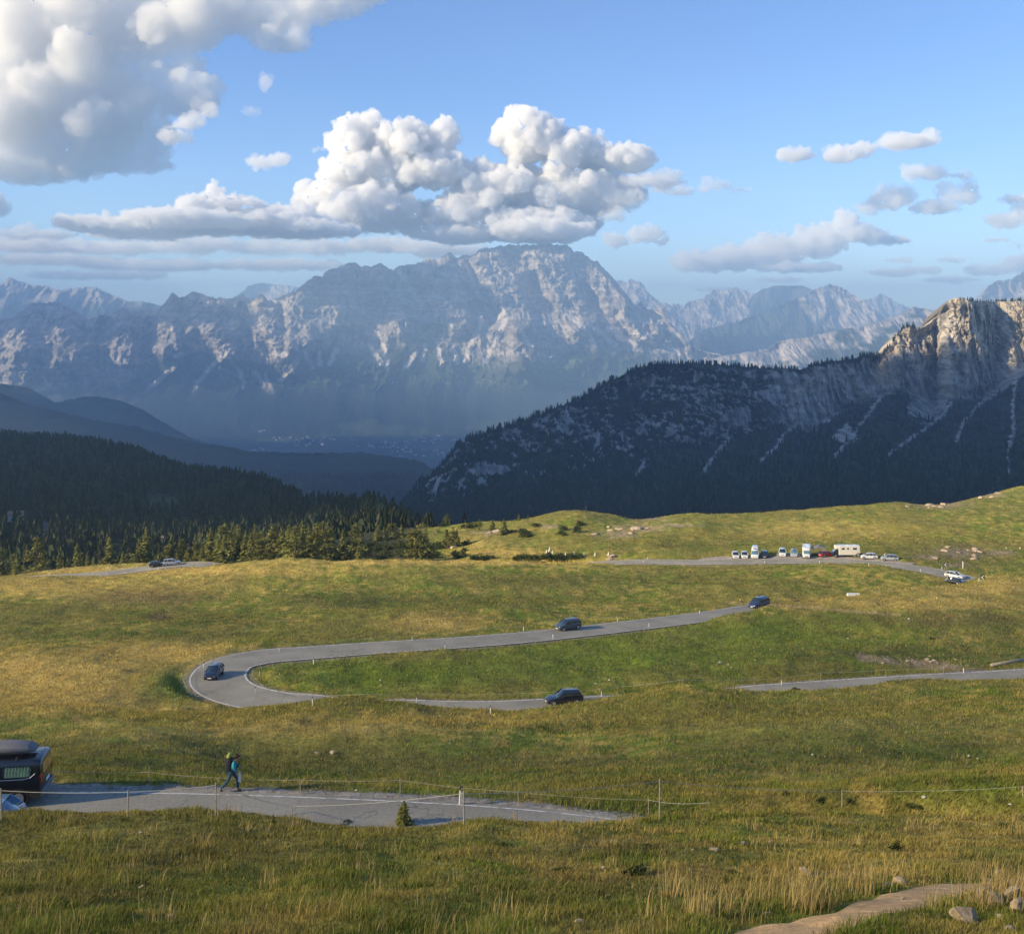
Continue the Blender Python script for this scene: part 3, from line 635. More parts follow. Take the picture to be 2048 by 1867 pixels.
def ridge_masks(U, V, P, vs):
    x, y, z = P[..., 0], P[..., 1], P[..., 2]
    n = fbm(x/60, z/45, y/120, o=5); n2 = fbm(x/22+7, z/13, y/50, o=4); n3 = fbm(x/8+7, z/6, y/50, o=3); nb = fbm(x/170, z/60+x/400, y/200, o=3)
    vf = vfu(U); cliff = sstep(1480, 1640, U)
    inside = 1-sstep(-10, 14, V-vf+n*20)
    rock = sstep(.04, .16, n*.45+nb*.45+n2*.95+.6*n3-.05)*inside*(1-cliff)+sstep(-.62, -.35, n+n2*.5+.15)*inside*cliff
    for (cu, cv, ru, rv) in OUT: rock = np.maximum(rock, sstep(.3, .55, blob(U, V, cu, cv, ru, rv, n*.9+n2*.5)))
    # green ledges in the wall
    rock = rock*(1-.85*sstep(.3, .5, nb+n2*.5)*sstep(1640, 1700, U)*(1-sstep(660, 700, V)*.4))
    sc_ = 0
    for ln in RSC: sc_ = np.maximum(sc_, pseg(U+n2*9, V, ln, 5.0)*np.clip(.85+n2*1.8+n3, 0, 1))
    sc_ = np.maximum(sc_, pseg(U, V, [(1978, 790), (2060, 728)], 14)*.8)
    # skyline stays scrubby left of the big wall
    rock = rock*np.where(U < 1770, sstep(2, 16, V-vs+n2*14), 1)
    return rock, sc_, n, n2
def col_r(U, V, P, S, vs):
    rock, sc_, n, n2 = ridge_masks(U, V, P, vs)
    x, y, z = P[..., 0], P[..., 1], P[..., 2]
    vst = fbm(x/9, z/90, y/60, o=4)
    C = mix((.018, .025, .012), (.045, .052, .026), sstep(-.3, .4, n2))
    R = mix((.20, .185, .165), (.52, .475, .41), sstep(-.35, .4, vst+.5*n2))
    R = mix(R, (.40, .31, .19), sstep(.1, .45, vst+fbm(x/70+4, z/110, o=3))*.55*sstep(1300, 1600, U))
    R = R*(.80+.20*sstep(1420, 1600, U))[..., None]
    C = mix(C, R, rock); C = mix(C, (.52, .48, .42), sc_*.8)
    return C
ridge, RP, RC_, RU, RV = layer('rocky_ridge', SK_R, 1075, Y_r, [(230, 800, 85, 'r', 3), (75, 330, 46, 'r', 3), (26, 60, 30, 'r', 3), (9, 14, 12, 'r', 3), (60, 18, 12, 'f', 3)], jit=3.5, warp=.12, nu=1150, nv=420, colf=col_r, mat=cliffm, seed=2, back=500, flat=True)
print('mountains', time.time()-T0)

# base plain under everything
bp = raw_mesh('valley_floor', [(-9e4, -3e3, -1150), (9e4, -3e3, -1150), (9e4, 1.2e5, -1150), (-9e4, 1.2e5, -1150)], [(0, 1, 2, 3)], np.tile((.04, .055, .03), (4, 1)))
tag(link('valley_floor', bp, woodm), kind='structure')

# ---------------------------------------------------------------- haze and clouds
def vol_mat(name, col, dens, aniso=0):
    m = bpy.data.materials.new(name); m.use_nodes = True; n = m.node_tree; n.nodes.clear()
    o = n.nodes.new('ShaderNodeOutputMaterial'); v = n.nodes.new('ShaderNodeVolumePrincipled')
    v.inputs['Color'].default_value = (*col, 1); v.inputs['Density'].default_value = dens; v.inputs['Anisotropy'].default_value = aniso
    n.links.new(v.outputs[0], o.inputs['Volume']); return m
HX, HT = 33000, 1010
vs = [(a, b, c) for a in (-HX, HX) for b in (-1500, 33000) for c in (-1160, HT)]
me = bpy.data.meshes.new('haze'); me.from_pydata(vs, [], [(0, 1, 3, 2), (4, 6, 7, 5), (0, 4, 5, 1), (2, 3, 7, 6), (0, 2, 6, 4), (1, 5, 7, 3)])
tag(link('haze', me, vol_mat('haze_air', (.46, .70, 1.0), 7.4e-5, .1)), kind='stuff')

def ico(sub):
    import bmesh
    bm = bmesh.new(); bmesh.ops.create_icosphere(bm, subdivisions=sub, radius=1)
    v = np.array([q.co[:] for q in bm.verts]); f = np.array([[a.index for a in p.verts] for p in bm.faces]); bm.free(); return v, f
ICO = {k: ico(k) for k in (1, 2, 3)}
def cloud(label, D, ells, dens=.05, base=None, vox=3.0, seed=0, sub=18, puff=1.0, disp=1.0, deep=1.0, world=None, cat='cloud', zmin=None):
    r = np.random.default_rng(seed+100); px = D/F
    V = []; Fc = []; nb = 0
    def sph(c, rad, k):
        nonlocal nb
        v, f = ICO[k]; V.append(v*np.asarray(rad)+c); Fc.append(f+nb); nb += len(v)
    for (u, vv, ru, rv) in ells:
        c = pt(u, vv, D)+np.array([0, r.uniform(-.5, .5)*ru*px*.6*deep, 0])
        sph(c, np.array([ru, max(rv, ru*.6)*deep, rv])*px, 3)
        for i in range(sub):
            a = r.uniform(0, 2*math.pi); b = r.uniform(-.35, 1)
            q = np.array([math.cos(a)*math.sqrt(1-b*b)*ru, math.sin(a)*math.sqrt(1-b*b)*max(rv, ru*.6)*deep, b*rv])*px
            rad = r.uniform(.22, .48)*rv*px*puff
            sph(c+q, rad, 2)
            for j in range(4):
                k = r.normal(size=3)+np.array([0, 0, .35]); k /= np.linalg.norm(k)
                sph(c+q+k*rad, rad*r.uniform(.3, .55), 1)
    V = np.concatenate(V); Fc = np.concatenate(Fc)
    if base is not None:
        zb = -(base-HV)/F*D
        V[:, 2] = np.where(V[:, 2] < zb, zb-(zb-V[:, 2])*.10, V[:, 2])
    if zmin is not None: V[:, 2] = np.maximum(V[:, 2], zmin)
    V0 = V.mean(0); me = raw_mesh('cloud', V-V0, Fc)
    o = link('cloud', me, vol_mat('cloud_vapour', (1, 1, 1), dens/px, .0))
    o.location = V0
    m_ = o.modifiers.new('r', 'REMESH'); m_.mode = 'VOXEL'; m_.voxel_size = vox*px
    for sz, st in ((30, 11), (10, 6), (4, 3.0), (1.8, 1.4)):
        t = bpy.data.textures.new('puff', 'CLOUDS'); t.noise_scale = sz*px; t.noise_depth = 3
        dm = o.modifiers.new('d', 'DISPLACE'); dm.texture = t; dm.texture_coords = 'LOCAL'; dm.strength = st*px*2*disp; dm.mid_level = .5
    tag(o, label, cat, 'clouds in the sky')
    return o
cloud('towering white cumulus over the highest summit', 14850, [(650,400,60,40),(700,345,50,40),(870,345,70,34),(960,400,60,50),(705,290,36,42),(742,262,22,28),(810,290,50,40),(885,280,28,34),(760,345,90,50),(690,395,70,40),(740,420,100,45),(840,440,60,36),(1055,278,58,48),(1130,310,40,40),(1180,300,42,34),(1250,318,60,28),(1000,370,90,45),(1150,380,120,55),(920,430,60,34),(1060,445,150,34),(940,350,50,22),(920,466,90,20),(1080,464,110,24)], .085, None, 2.0, seed=1, deep=1.5, sub=26, zmin=1016)
cloud('flat-bottomed grey cloud bank left of the tall cumulus', 13300, [(430,455,120,16),(560,445,110,30),(250,455,110,18),(340,445,70,22),(420,420,50,22),(430,385,14,14),(480,415,60,14),(190,450,60,14),(640,460,80,16)], .08, 466, 2.4, seed=2, deep=3.0, disp=1.3, zmin=1030)
cloud('huge grey and white cloud filling the upper left corner', 8200, [(60,60,180,110),(300,40,180,90),(520,20,130,60),(660,-10,100,50),(560,75,50,40),(100,220,160,120),(230,290,110,60),(330,180,90,60),(60,330,150,40),(250,330,100,16)], .03, None, 3.4, seed=3, deep=.5, disp=1.05, sub=30, puff=1.15)
cloud('small dark ragged cloud below the corner cloud', 7600, [(350,275,28,16),(385,245,28,16),(420,225,16,12)], .035, None, 2.2, disp=1.35, sub=24, seed=4, puff=1.3)
cloud('faint dark scrap of cloud under the corner cloud edge', 7600, [(505,225,22,11),(530,170,10,20)], .014, None, 3, seed=5)
cloud('small pale cloud left of the tall cumulus', 14000, [(520,322,35,10),(560,318,26,10),(640,300,12,6)], .035, None, 2, disp=1.35, sub=24, seed=6)
cloud('ragged blue-grey cloud fringe right of the tall cumulus', 14600, [(1300,362,70,14),(1250,400,50,20),(1230,430,30,14),(1340,350,30,10)], .035, None, 2.2, disp=1.35, sub=24, seed=7)
cloud('little white cloud just right of the tall cumulus', 16500, [(1430,370,26,14),(1340,382,45,7),(1490,380,22,6)], .035, None, 2, disp=1.35, sub=24, seed=8)
cloud('long white cloud hanging high on the right', 17000, [(1590,310,40,14),(1680,310,40,18),(1730,300,30,16),(1810,285,60,16),(1865,275,18,16)], .05, 334, 2.2, seed=9)
cloud('middle cloud of the scattered group on the right', 17500, [(1850,345,45,16),(1920,350,35,6),(1780,400,42,24),(1740,415,26,14)], .04, None, 2.2, disp=1.35, sub=24, seed=10)
cloud('white cloud with a grey left flank at the right', 17500, [(1915,392,36,20),(1870,418,50,12),(1890,380,20,12)], .04, None, 2.2, disp=1.35, sub=24, seed=11)
cloud('cloud cut off by the right edge of the view', 17500, [(2010,440,40,14),(2060,425,40,20),(2040,400,50,8),(2030,490,20,5)], .04, None, 2.2, disp=1.35, sub=24, seed=12)
cloud('broad low white cloud over the right-hand peaks', 26000, [(1400,525,60,22),(1480,515,60,26),(1560,500,70,28),(1640,485,55,34),(1690,450,24,24),(1720,470,50,18),(1600,535,90,10),(1780,480,50,8)], .055, 552, 2, seed=13, sub=26, zmin=1100)
cloud('two small pinkish clouds beside the summit', 20000, [(1228,478,22,14),(1290,470,34,18),(1320,480,20,8)], .055, 500, 2, seed=14, zmin=1100)
cloud('long pink band of cloud low on the left', 40000, [(60,490,110,14),(220,495,120,12),(380,490,90,16),(520,495,60,14),(640,495,70,14),(760,490,80,14),(880,500,90,14),(100,520,150,7),(300,530,160,9),(560,530,140,8),(200,552,140,5)], .04, None, 2.4, seed=15, puff=1.6, sub=34, disp=1.3, zmin=1100)
cloud('thin low cloud streaks above the far right peaks', 42000, [(1780,545,60,5),(1840,540,40,8),(1980,540,50,10),(2040,530,40,16),(1900,560,60,4),(1800,520,30,5),(1560,560,50,5),(1440,580,60,4),(1900,520,25,6),(1990,480,25,5)], .04, None, 2.4, seed=16, puff=1.5, zmin=1100)
cloud('small pink cloud at the left edge', 30000, [(50,455,30,8),(20,465,30,8),(100,470,60,8)], .035, None, 2, disp=1.35, sub=24, seed=17, zmin=1100)
# unseen cloud decks, added left of the view to cast shade on the land
cloud('unseen cloud deck added beyond the left edge of the view', 6000, [(0,0,1,1)], .03, None, 60, seed=18) if 0 else None
def deck(label, boxes, z0, z1, seed, dn=.012):
    r = np.random.default_rng(seed); V = []; Fc = []; nb = 0
    for (x0, x1, y0, y1) in boxes:
        n = int((x1-x0)*(y1-y0)/(300*300))+6
        for i in range(n):
            c = np.array([r.uniform(x0+150, x1-150), r.uniform(y0+150, y1-150), r.uniform(z0+100, z1-100)])
            v, f = ICO[2]; V.append(v*np.array([r.uniform(200, 380), r.uniform(200, 380), r.uniform(90, 200)])+c); Fc.append(f+nb); nb += len(v)
    V = np.concatenate(V); Fc = np.concatenate(Fc); V[:, 2] = np.maximum(V[:, 2], 1030)
    o = link('cloud', raw_mesh('cloud', V, Fc), vol_mat('cloud_vapour', (1, 1, 1), dn))
    m_ = o.modifiers.new('r', 'REMESH'); m_.mode = 'VOXEL'; m_.voxel_size = 45
    t = bpy.data.textures.new('puff', 'CLOUDS'); t.noise_scale = 150; t.noise_depth = 3
    dm = o.modifiers.new('d', 'DISPLACE'); dm.texture = t; dm.strength = 90
    tag(o, label, 'cloud', 'clouds in the sky')
deck('unseen cloud deck added off to the left to shade the woods and the ridge', [(-4500, -2120, -480, 2100)], 1100, 1450, 1)
deck('unseen cloud deck added off to the left to shade the blue valley', [(-8600, -4350, 1900, 8000)], 1100, 1600, 2, .003)
deck('unseen cloud deck added far off to the left to shade the left cliffs', [(-9600, -5800, 11000, 13400)], 1100, 1600, 3, .006)
deck('unseen thin cloud added beside the view to dim the near slope', [(-3400, -2100, -1600, -860)], 1130, 1330, 4, .0008)  # thin cloud added out of view so less sun reaches the near slope

print('clouds', time.time()-T0)

# ---------------------------------------------------------------- grass
def roadclear(x, y, u):
    return zgrid(u, y, RD)
fpd = R_foot[::6, :2]
def footclear(x, y):
    d = np.full(x.shape, 9.)
    s = np.where(y < 24)[0]
    for k in range(0, len(s), 20000):
        q = s[k:k+20000]
        d[q] = np.min(np.hypot(x[q, None]-fpd[None, :, 0], y[q, None]-fpd[None, :, 1]), 1)
    return d
STR = attr_mat('grass_blades', .85, transl=.35, spec=.15)
def blades(name, n, y0, y1, hfun, wpx, tone=1.0, u0=-90, u1=2140, pw=1.0, cluster=None, lean=.35, colmul=None, segs=1, dens=None, label=None):
    u = rng.uniform(u0, u1, n); Y = np.exp(rng.uniform(0, 1, n)**pw*(math.log(y1)-math.log(y0))+math.log(y0))
    if cluster is not None:
        nc = cluster[0]; k = rng.integers(0, nc, n); cu = rng.uniform(u0, u1, nc); cY = np.exp(rng.uniform(math.log(y0), math.log(y1), nc))
        if dens is not None:
            keep = rng.uniform(0, 1, nc) < dens(cu, cY); cu = cu[keep]; cY = cY[keep]; k = k % len(cu)
        r = rng.normal(size=(n, 2))*cluster[1]
        Y = cY[k]+r[:, 0]; x = (cu[k]-CU)/F*cY[k]+r[:, 1]; u = CU+F*x/Y
    x = (u-CU)/F*Y
    if dens is not None and cluster is None:
        keep = rng.uniform(0, 1, n) < dens(u, Y); u, Y, x = u[keep], Y[keep], x[keep]
    ok = (roadclear(x, Y, u)+.25*rng.normal(size=len(x)) > .22) & (footclear(x, Y) > .58+.1*rng.normal(size=len(x))); u, Y, x = u[ok], Y[ok], x[ok]
    n = len(u); z = zgrid(u, Y); v = HV-F*z/Y
    C = meadow_col(u, Y, x, Y, v)
    patch = fbm(x/1.6, Y/1.9, o=3)
    h = hfun(u, Y, patch, rng.uniform(0, 1, n)); h = np.maximum(h, .01)
    w = wpx*Y/F*rng.uniform(.6, 1.4, n)
    a = rng.uniform(0, math.pi, n); l = rng.normal(size=(n, 2))*lean; l[:, 0] += .15
    dx = np.cos(a)*w/2; dy = np.sin(a)*w/2
    C = C*(tone*rng.uniform(.5, 1.5, n)*(1+.55*np.clip(patch, -.9, .9)))[:, None]
    dry = rng.uniform(0, 1, n) < .22
    C[dry] = C[dry]*.4+np.array((.40, .31, .13))*.6
    if colmul is not None: C = colmul(C, n)
    b0 = np.stack([x-dx, Y-dy, z-.03], 1); b1 = np.stack([x+dx, Y+dy, z-.03], 1)
    if segs == 1:
        tp = np.stack([x+l[:, 0]*h, Y+l[:, 1]*h, z+h], 1)
        V = np.stack([b0, b1, tp], 1).reshape(-1, 3); Fc = np.arange(3*n).reshape(-1, 3); CC = np.repeat(C, 3, 0)
    else:
        mx = np.stack([x+l[:, 0]*h*.35, Y+l[:, 1]*h*.35, z+h*.55], 1); d = np.stack([dx, dy, 0*dx], 1)*.7
        tp = np.stack([x+l[:, 0]*h, Y+l[:, 1]*h, z+h*.97], 1)
        V = np.stack([b0, b1, mx-d, mx+d, tp], 1).reshape(-1, 3); i = np.arange(n)[:, None]*5
        Fc = np.concatenate([i+[0, 1, 3], i+[0, 3, 2], i+[2, 3, 4]]); CC = np.repeat(C, 5, 0)
    o = link(name, raw_mesh(name, V, Fc, np.clip(CC, 0, .8)), STR)
    tag(o, label, 'grass', kind='stuff'); return o
blades('grass', 210000, 11, 42, lambda u, Y, p, r: (.03+.05*r+.17*np.clip(p*1.8+.1, 0, 1)), 1.7, segs=2, tone=.85, label='short tufted grass of the near slope')
blades('grass', 150000, 40, 125, lambda u, Y, p, r: (.10+.12*r+.28*np.clip(p+.1, 0, 1)), 1.7, label='grass and tussocks between the two lower roads')
blades('grass', 60000, 39, 66, lambda u, Y, p, r: (.08+.10*r+.25*np.clip(p+.1, 0, 1)), 1.9, u0=1100, label='tussocky grass behind the right-hand brow')
blades('grass', 300000, 105, 330, lambda u, Y, p, r: (.12+.16*r+.4*np.clip(p+.05, 0, 1)), 1.6, pw=.9, label='rough pasture grass around the road loops')
blades('grass', 30000, 325, 460, lambda u, Y, p, r: (.2+.5*r*np.clip(p+.3, 0, 1)), 1.6, u0=700, label='rough grass on the far grassy crest')
def straw(C, n):
    return np.array((.46, .345, .13))*rng.uniform(.6, 1.25, n)[:, None]
blades('dry_grass', 3600, 12.5, 40, lambda u, Y, p, r: .16+.32*r**1.5, 1.3, cluster=(620, .16), lean=.16, colmul=straw, segs=2,
       dens=lambda u, Y: np.clip(.2+.5*sstep(1100, 1900, u)*(1-sstep(20, 30, Y)), 0, 1)*sstep(13.2, 14.5, Y+1.5*(u < 1300)), label='tall straw-coloured grass stalks on the near slope')
blades('dry_grass', 900, 14.2, 19, lambda u, Y, p, r: .25+.4*r, 2.0, u0=1150, u1=2080, cluster=(24, .12), lean=.2, colmul=straw, segs=2, label='tall pale grass clumps beside the footpath')

# ---------------------------------------------------------------- trees
TRUNK = simple('bark', (.13, .095, .07), .95, spec=.1)
LEAF = attr_mat('needles', .9, transl=.12, spec=.1)
def tris_mesh(name, P, C):
    P = np.asarray(P, np.float32).reshape(-1, 3); n = len(P)//3
    return raw_mesh(name, P, np.arange(3*n).reshape(-1, 3), np.repeat(np.asarray(C), 3, 0) if len(C) == n else C)
def spruce(seed, h=1.0, R=.19, nl=20, nbr=9, base=.07):
    r = np.random.default_rng(seed); P = []; C = []
    for i in range(nl):
        t = base+(1-base)*(i/nl)**.92; rad = R*(1-t)**.78*r.uniform(.75, 1.2)+.008
        for j in range(nbr):
            a = r.uniform(0, 2*math.pi); L_ = rad*r.uniform(.65, 1.2); z = t*h+r.uniform(-.02, .02)
            d = np.array([math.cos(a), math.sin(a), 0]); s = np.array([-d[1], d[0], 0]); dz = -.32*L_+.05*r.normal()*L_
            wdt = L_*.26
            b = np.array([0, 0, z+.015]); m = d*L_*.6+[0, 0, z+dz*.5]; tip = d*L_+[0, 0, z+dz]
            P += [b, m-s*wdt, tip, b, tip, m+s*wdt]; c = np.array((.15, .155, .045))*r.uniform(.6, 1.5); C += [c, c]
            for k in range(3):
                q = d*L_*r.uniform(.35, .95)+s*r.normal()*wdt*.7+[0, 0, z+dz*.6]
                e = r.normal(size=(2, 3))*L_*.2; e[:, 2] -= .02
                P += [q, q+e[0], q+e[1]]; C.append(c*r.uniform(.8, 1.3))
    P += [np.array([-.006, 0, h*.94]), np.array([.006, 0, h*.94]), np.array([0, 0, h])]; C.append((.05, .07, .02))
    return tris_mesh('crown', P, np.array(C))
def pine(seed, h=1.0, R=.24):
    r = np.random.default_rng(seed); P = []; C = []
    for i in range(30):
        t = r.uniform(.12, .97); rr = R*math.sin(math.pi*min(1, t*.85+.18))**.8*(1.05-t*.35); a = r.uniform(0, 2*math.pi)
        c0 = np.array([math.cos(a)*rr*r.uniform(.2, .8), math.sin(a)*rr*r.uniform(.2, .8), t*h]); s = r.uniform(.055, .1)*(1.15-t*.55)
        col = np.array((.16, .16, .05))*r.uniform(.65, 1.4)
        for k in range(34):
            d = r.normal(size=3); d /= np.linalg.norm(d); q = c0+d*s*np.array([1.25, 1.25, .75])*r.uniform(.6, 1); e = r.normal(size=(2, 3))*s*.42
            P += [q, q+e[0], q+e[1]]; C.append(col*r.uniform(.75, 1.3))
    return tris_mesh('crown', P, np.array(C))
def trunk_mesh(top=.9):
    m = MB(); m.tube([(0, 0, -.06), (.004, 0, .3), (-.003, .003, .6), (0, 0, top)], [.019, .014, .009, .003], 6)
    for a in range(5):
        t = .12+a*.12; m.tube([(0, 0, t), (.09*math.cos(a*2.4), .09*math.sin(a*2.4), t-.015)], [.005, .002], 3)
    me = bpy.data.meshes.new('trunk'); me.from_pydata(m.v, [], m.f); me.materials.append(TRUNK); return me
TM = trunk_mesh()
CRS = [spruce(s, R=r_, nbr=nb) for s, r_, nb in ((1, .17, 8), (2, .2, 9), (3, .15, 8), (4, .22, 10))]; CRP = [pine(s, R=r_) for s, r_ in ((5, .25), (6, .21), (7, .3))]
for me in CRS+CRP: me.materials.append(LEAF)
def tree(name, x, y, z, h, crown, sx=1.0, label=None, group=None, cat='tree'):
    e = empty(name, (x, y, z), random.uniform(0, 6.28)); e.scale = (h*sx, h*sx, h)
    for nm, me in (('trunk', TM), ('crown', crown)):
        o = bpy.data.objects.new(nm, me); COL.objects.link(o); o.parent = e
    tag(e, label, cat, group); return e
KN = {0: 'spruce_tree', 1: 'pine_tree'}
LIT = [(175,1104,1140,0),(246,1100,1130,0),(311,1112,1126,0),(355,1101,1124,0),(376,1090,1122,1),(391,1084,1122,1),(405,1081,1122,0),(419,1079,1122,1),(436,1072,1122,0),(449,1066,1121,0),(476,1059,1122,0),(489,1075,1122,0),(502,1063,1124,0),(516,1064,1122,1),(528,1052,1122,0),(546,1046,1124,1),(563,1049,1121,0),(579,1045,1121,0),(591,1050,1121,1),(605,1038,1118,0),(619,1048,1116,0),(635,1044,1113,1),(649,1036,1112,1),(663,1053,1112,0),(686,1056,1104,0),(698,1068,1106,1),(710,1046,1104,1),(718,1082,1116,0),(615,1084,1116,0),(540,1085,1121,1),(560,1088,1121,0),(756,1046,1076,0),(768,1050,1074,0),(779,1045,1072,1),(791,1044,1071,1),(803,1046,1072,0),(821,1060,1112,1),(836,1041,1110,1),(852,1053,1108,0),(845,1070,1112,0),(866,1082,1112,1),(876,1059,1067,0),(893,1057,1094,1),(905,1050,1093,1),(914,1054,1093,0),(959,1038,1060,1),(985,1037,1058,1),(1008,1035,1067,0),(1004,1050,1070,0),(1038,1026,1040,0),(1056,1027,1038,0),(962,1104,1122,0),(948,1108,1122,0)]
def side(u):
    return 'left' if u < 683 else ('middle' if u < 1365 else 'right')
for i, (u, vt, vb, k) in enumerate(LIT):
    if vb > 1098: Y = 312+2.2*((i*7) % 9) if u < 760 else 316
    elif vb > 1080: Y = 345
    else: Y = 372
    if u > 930 and vb < 1098: Y = float(hit(u, vb+1).y)
    x = (u-CU)/F*Y; z = float(zxy(np.array([x]), np.array([Y]))[0]); zt = -(vt-HV)/F*Y; h = max(zt-z, 1.6)
    w_ = 1.0 if h < 9 else .9
    if h > 11: h = min(h, 14)
    lab = f"{'tall' if h > 8.5 else 'small' if h < 5 else 'middling'} sunlit {'spruce' if k == 0 else 'bushy pine'}, number {i+1} from the left along the far meadow edge"
    tree(KN[k], x, Y, z-.1, h, (CRS[i % 4] if k == 0 else CRP[i % 3]), 1.6 if k == 0 else 1.35, lab, 'trees along the far edge of the meadow')
# nearest trees of the shaded left forest
def scatter_polar(n, u0, u1, y0, y1):
    u = rng.uniform(u0, u1, n); Y = np.sqrt(rng.uniform(y0**2, y1**2, n)); return u, Y
u, Y = scatter_polar(238, -60, 720, 322, 470)
keep = ~((u > 150) & (u < 420) & (Y < 328))
for a, b in zip(u[keep], Y[keep]):
    x = (a-CU)/F*b; z = float(zgrid(np.array([a]), np.array([b]))[0]); k = random.random() < .35
    zt_max = -((1062 if a < 520 else 1075)-HV)/F*b
    h = random.uniform(8, 14)
    if z+h > zt_max+3 and a > 380: h = max(3, zt_max-z)
    tree(KN[int(k)], x, b, z-.1, h, random.choice(CRP if k else CRS), 1.3, 'dark conifer of the shaded wood below the left meadow', 'conifers of the shaded left wood')
def lowtree(seed):
    r = np.random.default_rng(seed); P = []; C = []
    for i in range(5):
        t = .06+.19*i; rad = .17*(1-t)**.8+.012; zt = min(1, t+.30); n = 6
        ang = np.sort(r.uniform(0, 2*math.pi, n*2)); rr = rad*np.where(np.arange(n*2) % 2, 1.15, .5)*r.uniform(.85, 1.15, n*2)
        ring = np.stack([np.cos(ang)*rr, np.sin(ang)*rr, t-.03*r.uniform(0, 1, n*2)], 1)
        for k in range(n*2):
            P += [ring[k], ring[(k+1) % (2*n)], np.array([0, 0, zt])]; C.append(r.uniform(.7, 1.3))
    return np.array(P).reshape(-1, 3, 3), np.array(C)
LT = [lowtree(s) for s in range(5)]
def forest(name, x, y, z, h, col, label, cat='wood', fat=1.25):
    n = len(x); PP = []; CC = []
    k = rng.integers(0, 5, n); a = rng.uniform(0, 6.28, n)
    tint = np.asarray(col)*rng.uniform(.55, 1.5, n)[:, None]*np.stack([rng.uniform(.85, 1.3, n), np.ones(n), rng.uniform(.8, 1.1, n)], 1)
    fa = np.broadcast_to(fat, n)
    for t in range(5):
        s = np.where(k == t)[0]; P, C = LT[t]
        c, si = np.cos(a[s]), np.sin(a[s]); hh = h[s]; ff = fa[s]
        X = (P[None, ..., 0]*c[:, None, None]-P[None, ..., 1]*si[:, None, None])*(hh*ff)[:, None, None]+x[s][:, None, None]
        Yv = (P[None, ..., 0]*si[:, None, None]+P[None, ..., 1]*c[:, None, None])*(hh*ff)[:, None, None]+y[s][:, None, None]
        Zv = P[None, ..., 2]*hh[:, None, None]+z[s][:, None, None]-.3
        PP.append(np.stack([X, Yv, Zv], -1).reshape(-1, 3)); CC.append((tint[s][:, None]*C[None, :, None]).reshape(-1, 3))
    V = np.concatenate(PP); C = np.repeat(np.concatenate(CC), 3, 0)
    o = link(name, raw_mesh(name, V, np.arange(len(V)).reshape(-1, 3), C), LEAF); tag(o, label, cat, kind='stuff'); return o
u, Y = scatter_polar(9500, -420, 980, 470, 1800)
n_ = fbm((u-CU)/F*Y/60, Y/60, o=3)
keep = (blob(u, HV-F*zgrid(u, Y)/Y, 330, 1010, 52, 18, .2*n_) < .35) & (blob(u, HV-F*zgrid(u, Y)/Y, 100, 1062, 26, 20, n_) < .5)
u, Y = u[keep], Y[keep]; x = (u-CU)/F*Y
forest('conifer_forest', x, Y, zgrid(u, Y), rng.uniform(9, 16, len(u)), (.038, .05, .022), 'dense dark conifer forest on the left hillside', 'forest')
# ridge woods
rr = np.arange(RP.shape[0])[:, None]*np.ones((1, RP.shape[1])); Hn = RP.shape[0]
rock, scr, n_a, n_b = ridge_masks(RU, RV, RP, RV[0][None])
free = (rock < .3) & (scr < .15)
vf_ = vfu(RU)
def pick(mask, n, wgt=None):
    k = np.where(mask.ravel())[0]; p = None
    if wgt is not None: p = wgt.ravel()[k]; p = p/p.sum()
    s = rng.choice(k, min(n, len(k)), replace=False, p=p); q = RP.reshape(-1, 3)[s]; return q[:, 0], q[:, 1], q[:, 2]
x, y, z = pick(free & (RV > vf_-6) & (RV < 1066), 8500, (RV-600.)**1.5)
forest('conifer_forest', x, y, z, rng.uniform(10, 17, len(x)), (.026, .038, .018), 'dark conifer forest along the foot of the rocky ridge', 'forest')
x, y, z = pick(free & (RV < vf_+4), 6000)
forest('dwarf_pine_scrub', x, y, z, rng.uniform(3, 8, len(x)), (.026, .036, .016), 'dark scrub and scattered pines on the rocky ridge', 'scrub', 1.8)
ri = np.where((RU[0] > 800) & (RU[0] < 1830))[0]; s = rng.choice(ri, 560); j = rng.integers(0, 4, 560)
q = RP[j, s]; dn = fbm(RU[0][s]/30, RU[0][s]*0, o=2) > -.25; q = q[dn]
forest('skyline_conifers', q[:, 0], q[:, 1], q[:, 2], rng.uniform(7, 15, len(q)), (.026, .036, .016), 'row of dark conifers along the ridge skyline', 'forest')
s = rng.choice(np.where((RU[0] > 1935) & (RU[0] < 2100))[0], 60); q = RP[1, s]
forest('skyline_conifers', q[:, 0], q[:, 1], q[:, 2], rng.uniform(6, 11, len(q)), (.03, .04, .018), 'small conifers on top of the sunlit cliff', 'forest')
HP_ = HILLS[2][1]; kx = rng.integers(0, HP_.shape[1], 900); ky = (rng.uniform(0, 1, 900)**2*50).astype(int); q = HP_[ky, kx]
forest('conifer_forest', q[:, 0], q[:, 1], q[:, 2], rng.uniform(12, 19, len(q)), (.026, .038, .018), 'dark forested crest behind the left wood', 'forest')
HP_ = HILLS[1][1]; Uh, Vh = HILLS[1][3], HILLS[1][4]
m_ = np.where(((Vh > 950) & (Vh < 1030) & (Uh > 560) & (Uh < 830)).ravel())[0]; q = HP_.reshape(-1, 3)[rng.choice(m_, 2200)]
forest('conifer_forest', q[:, 0], q[:, 1], q[:, 2], rng.uniform(14, 24, len(q)), (.05, .062, .03), 'conifers in the gap between the two dark slopes, sunlight painted as a paler tint', 'forest')  # sunlit patch of wood put into the tree colour as a paler tint
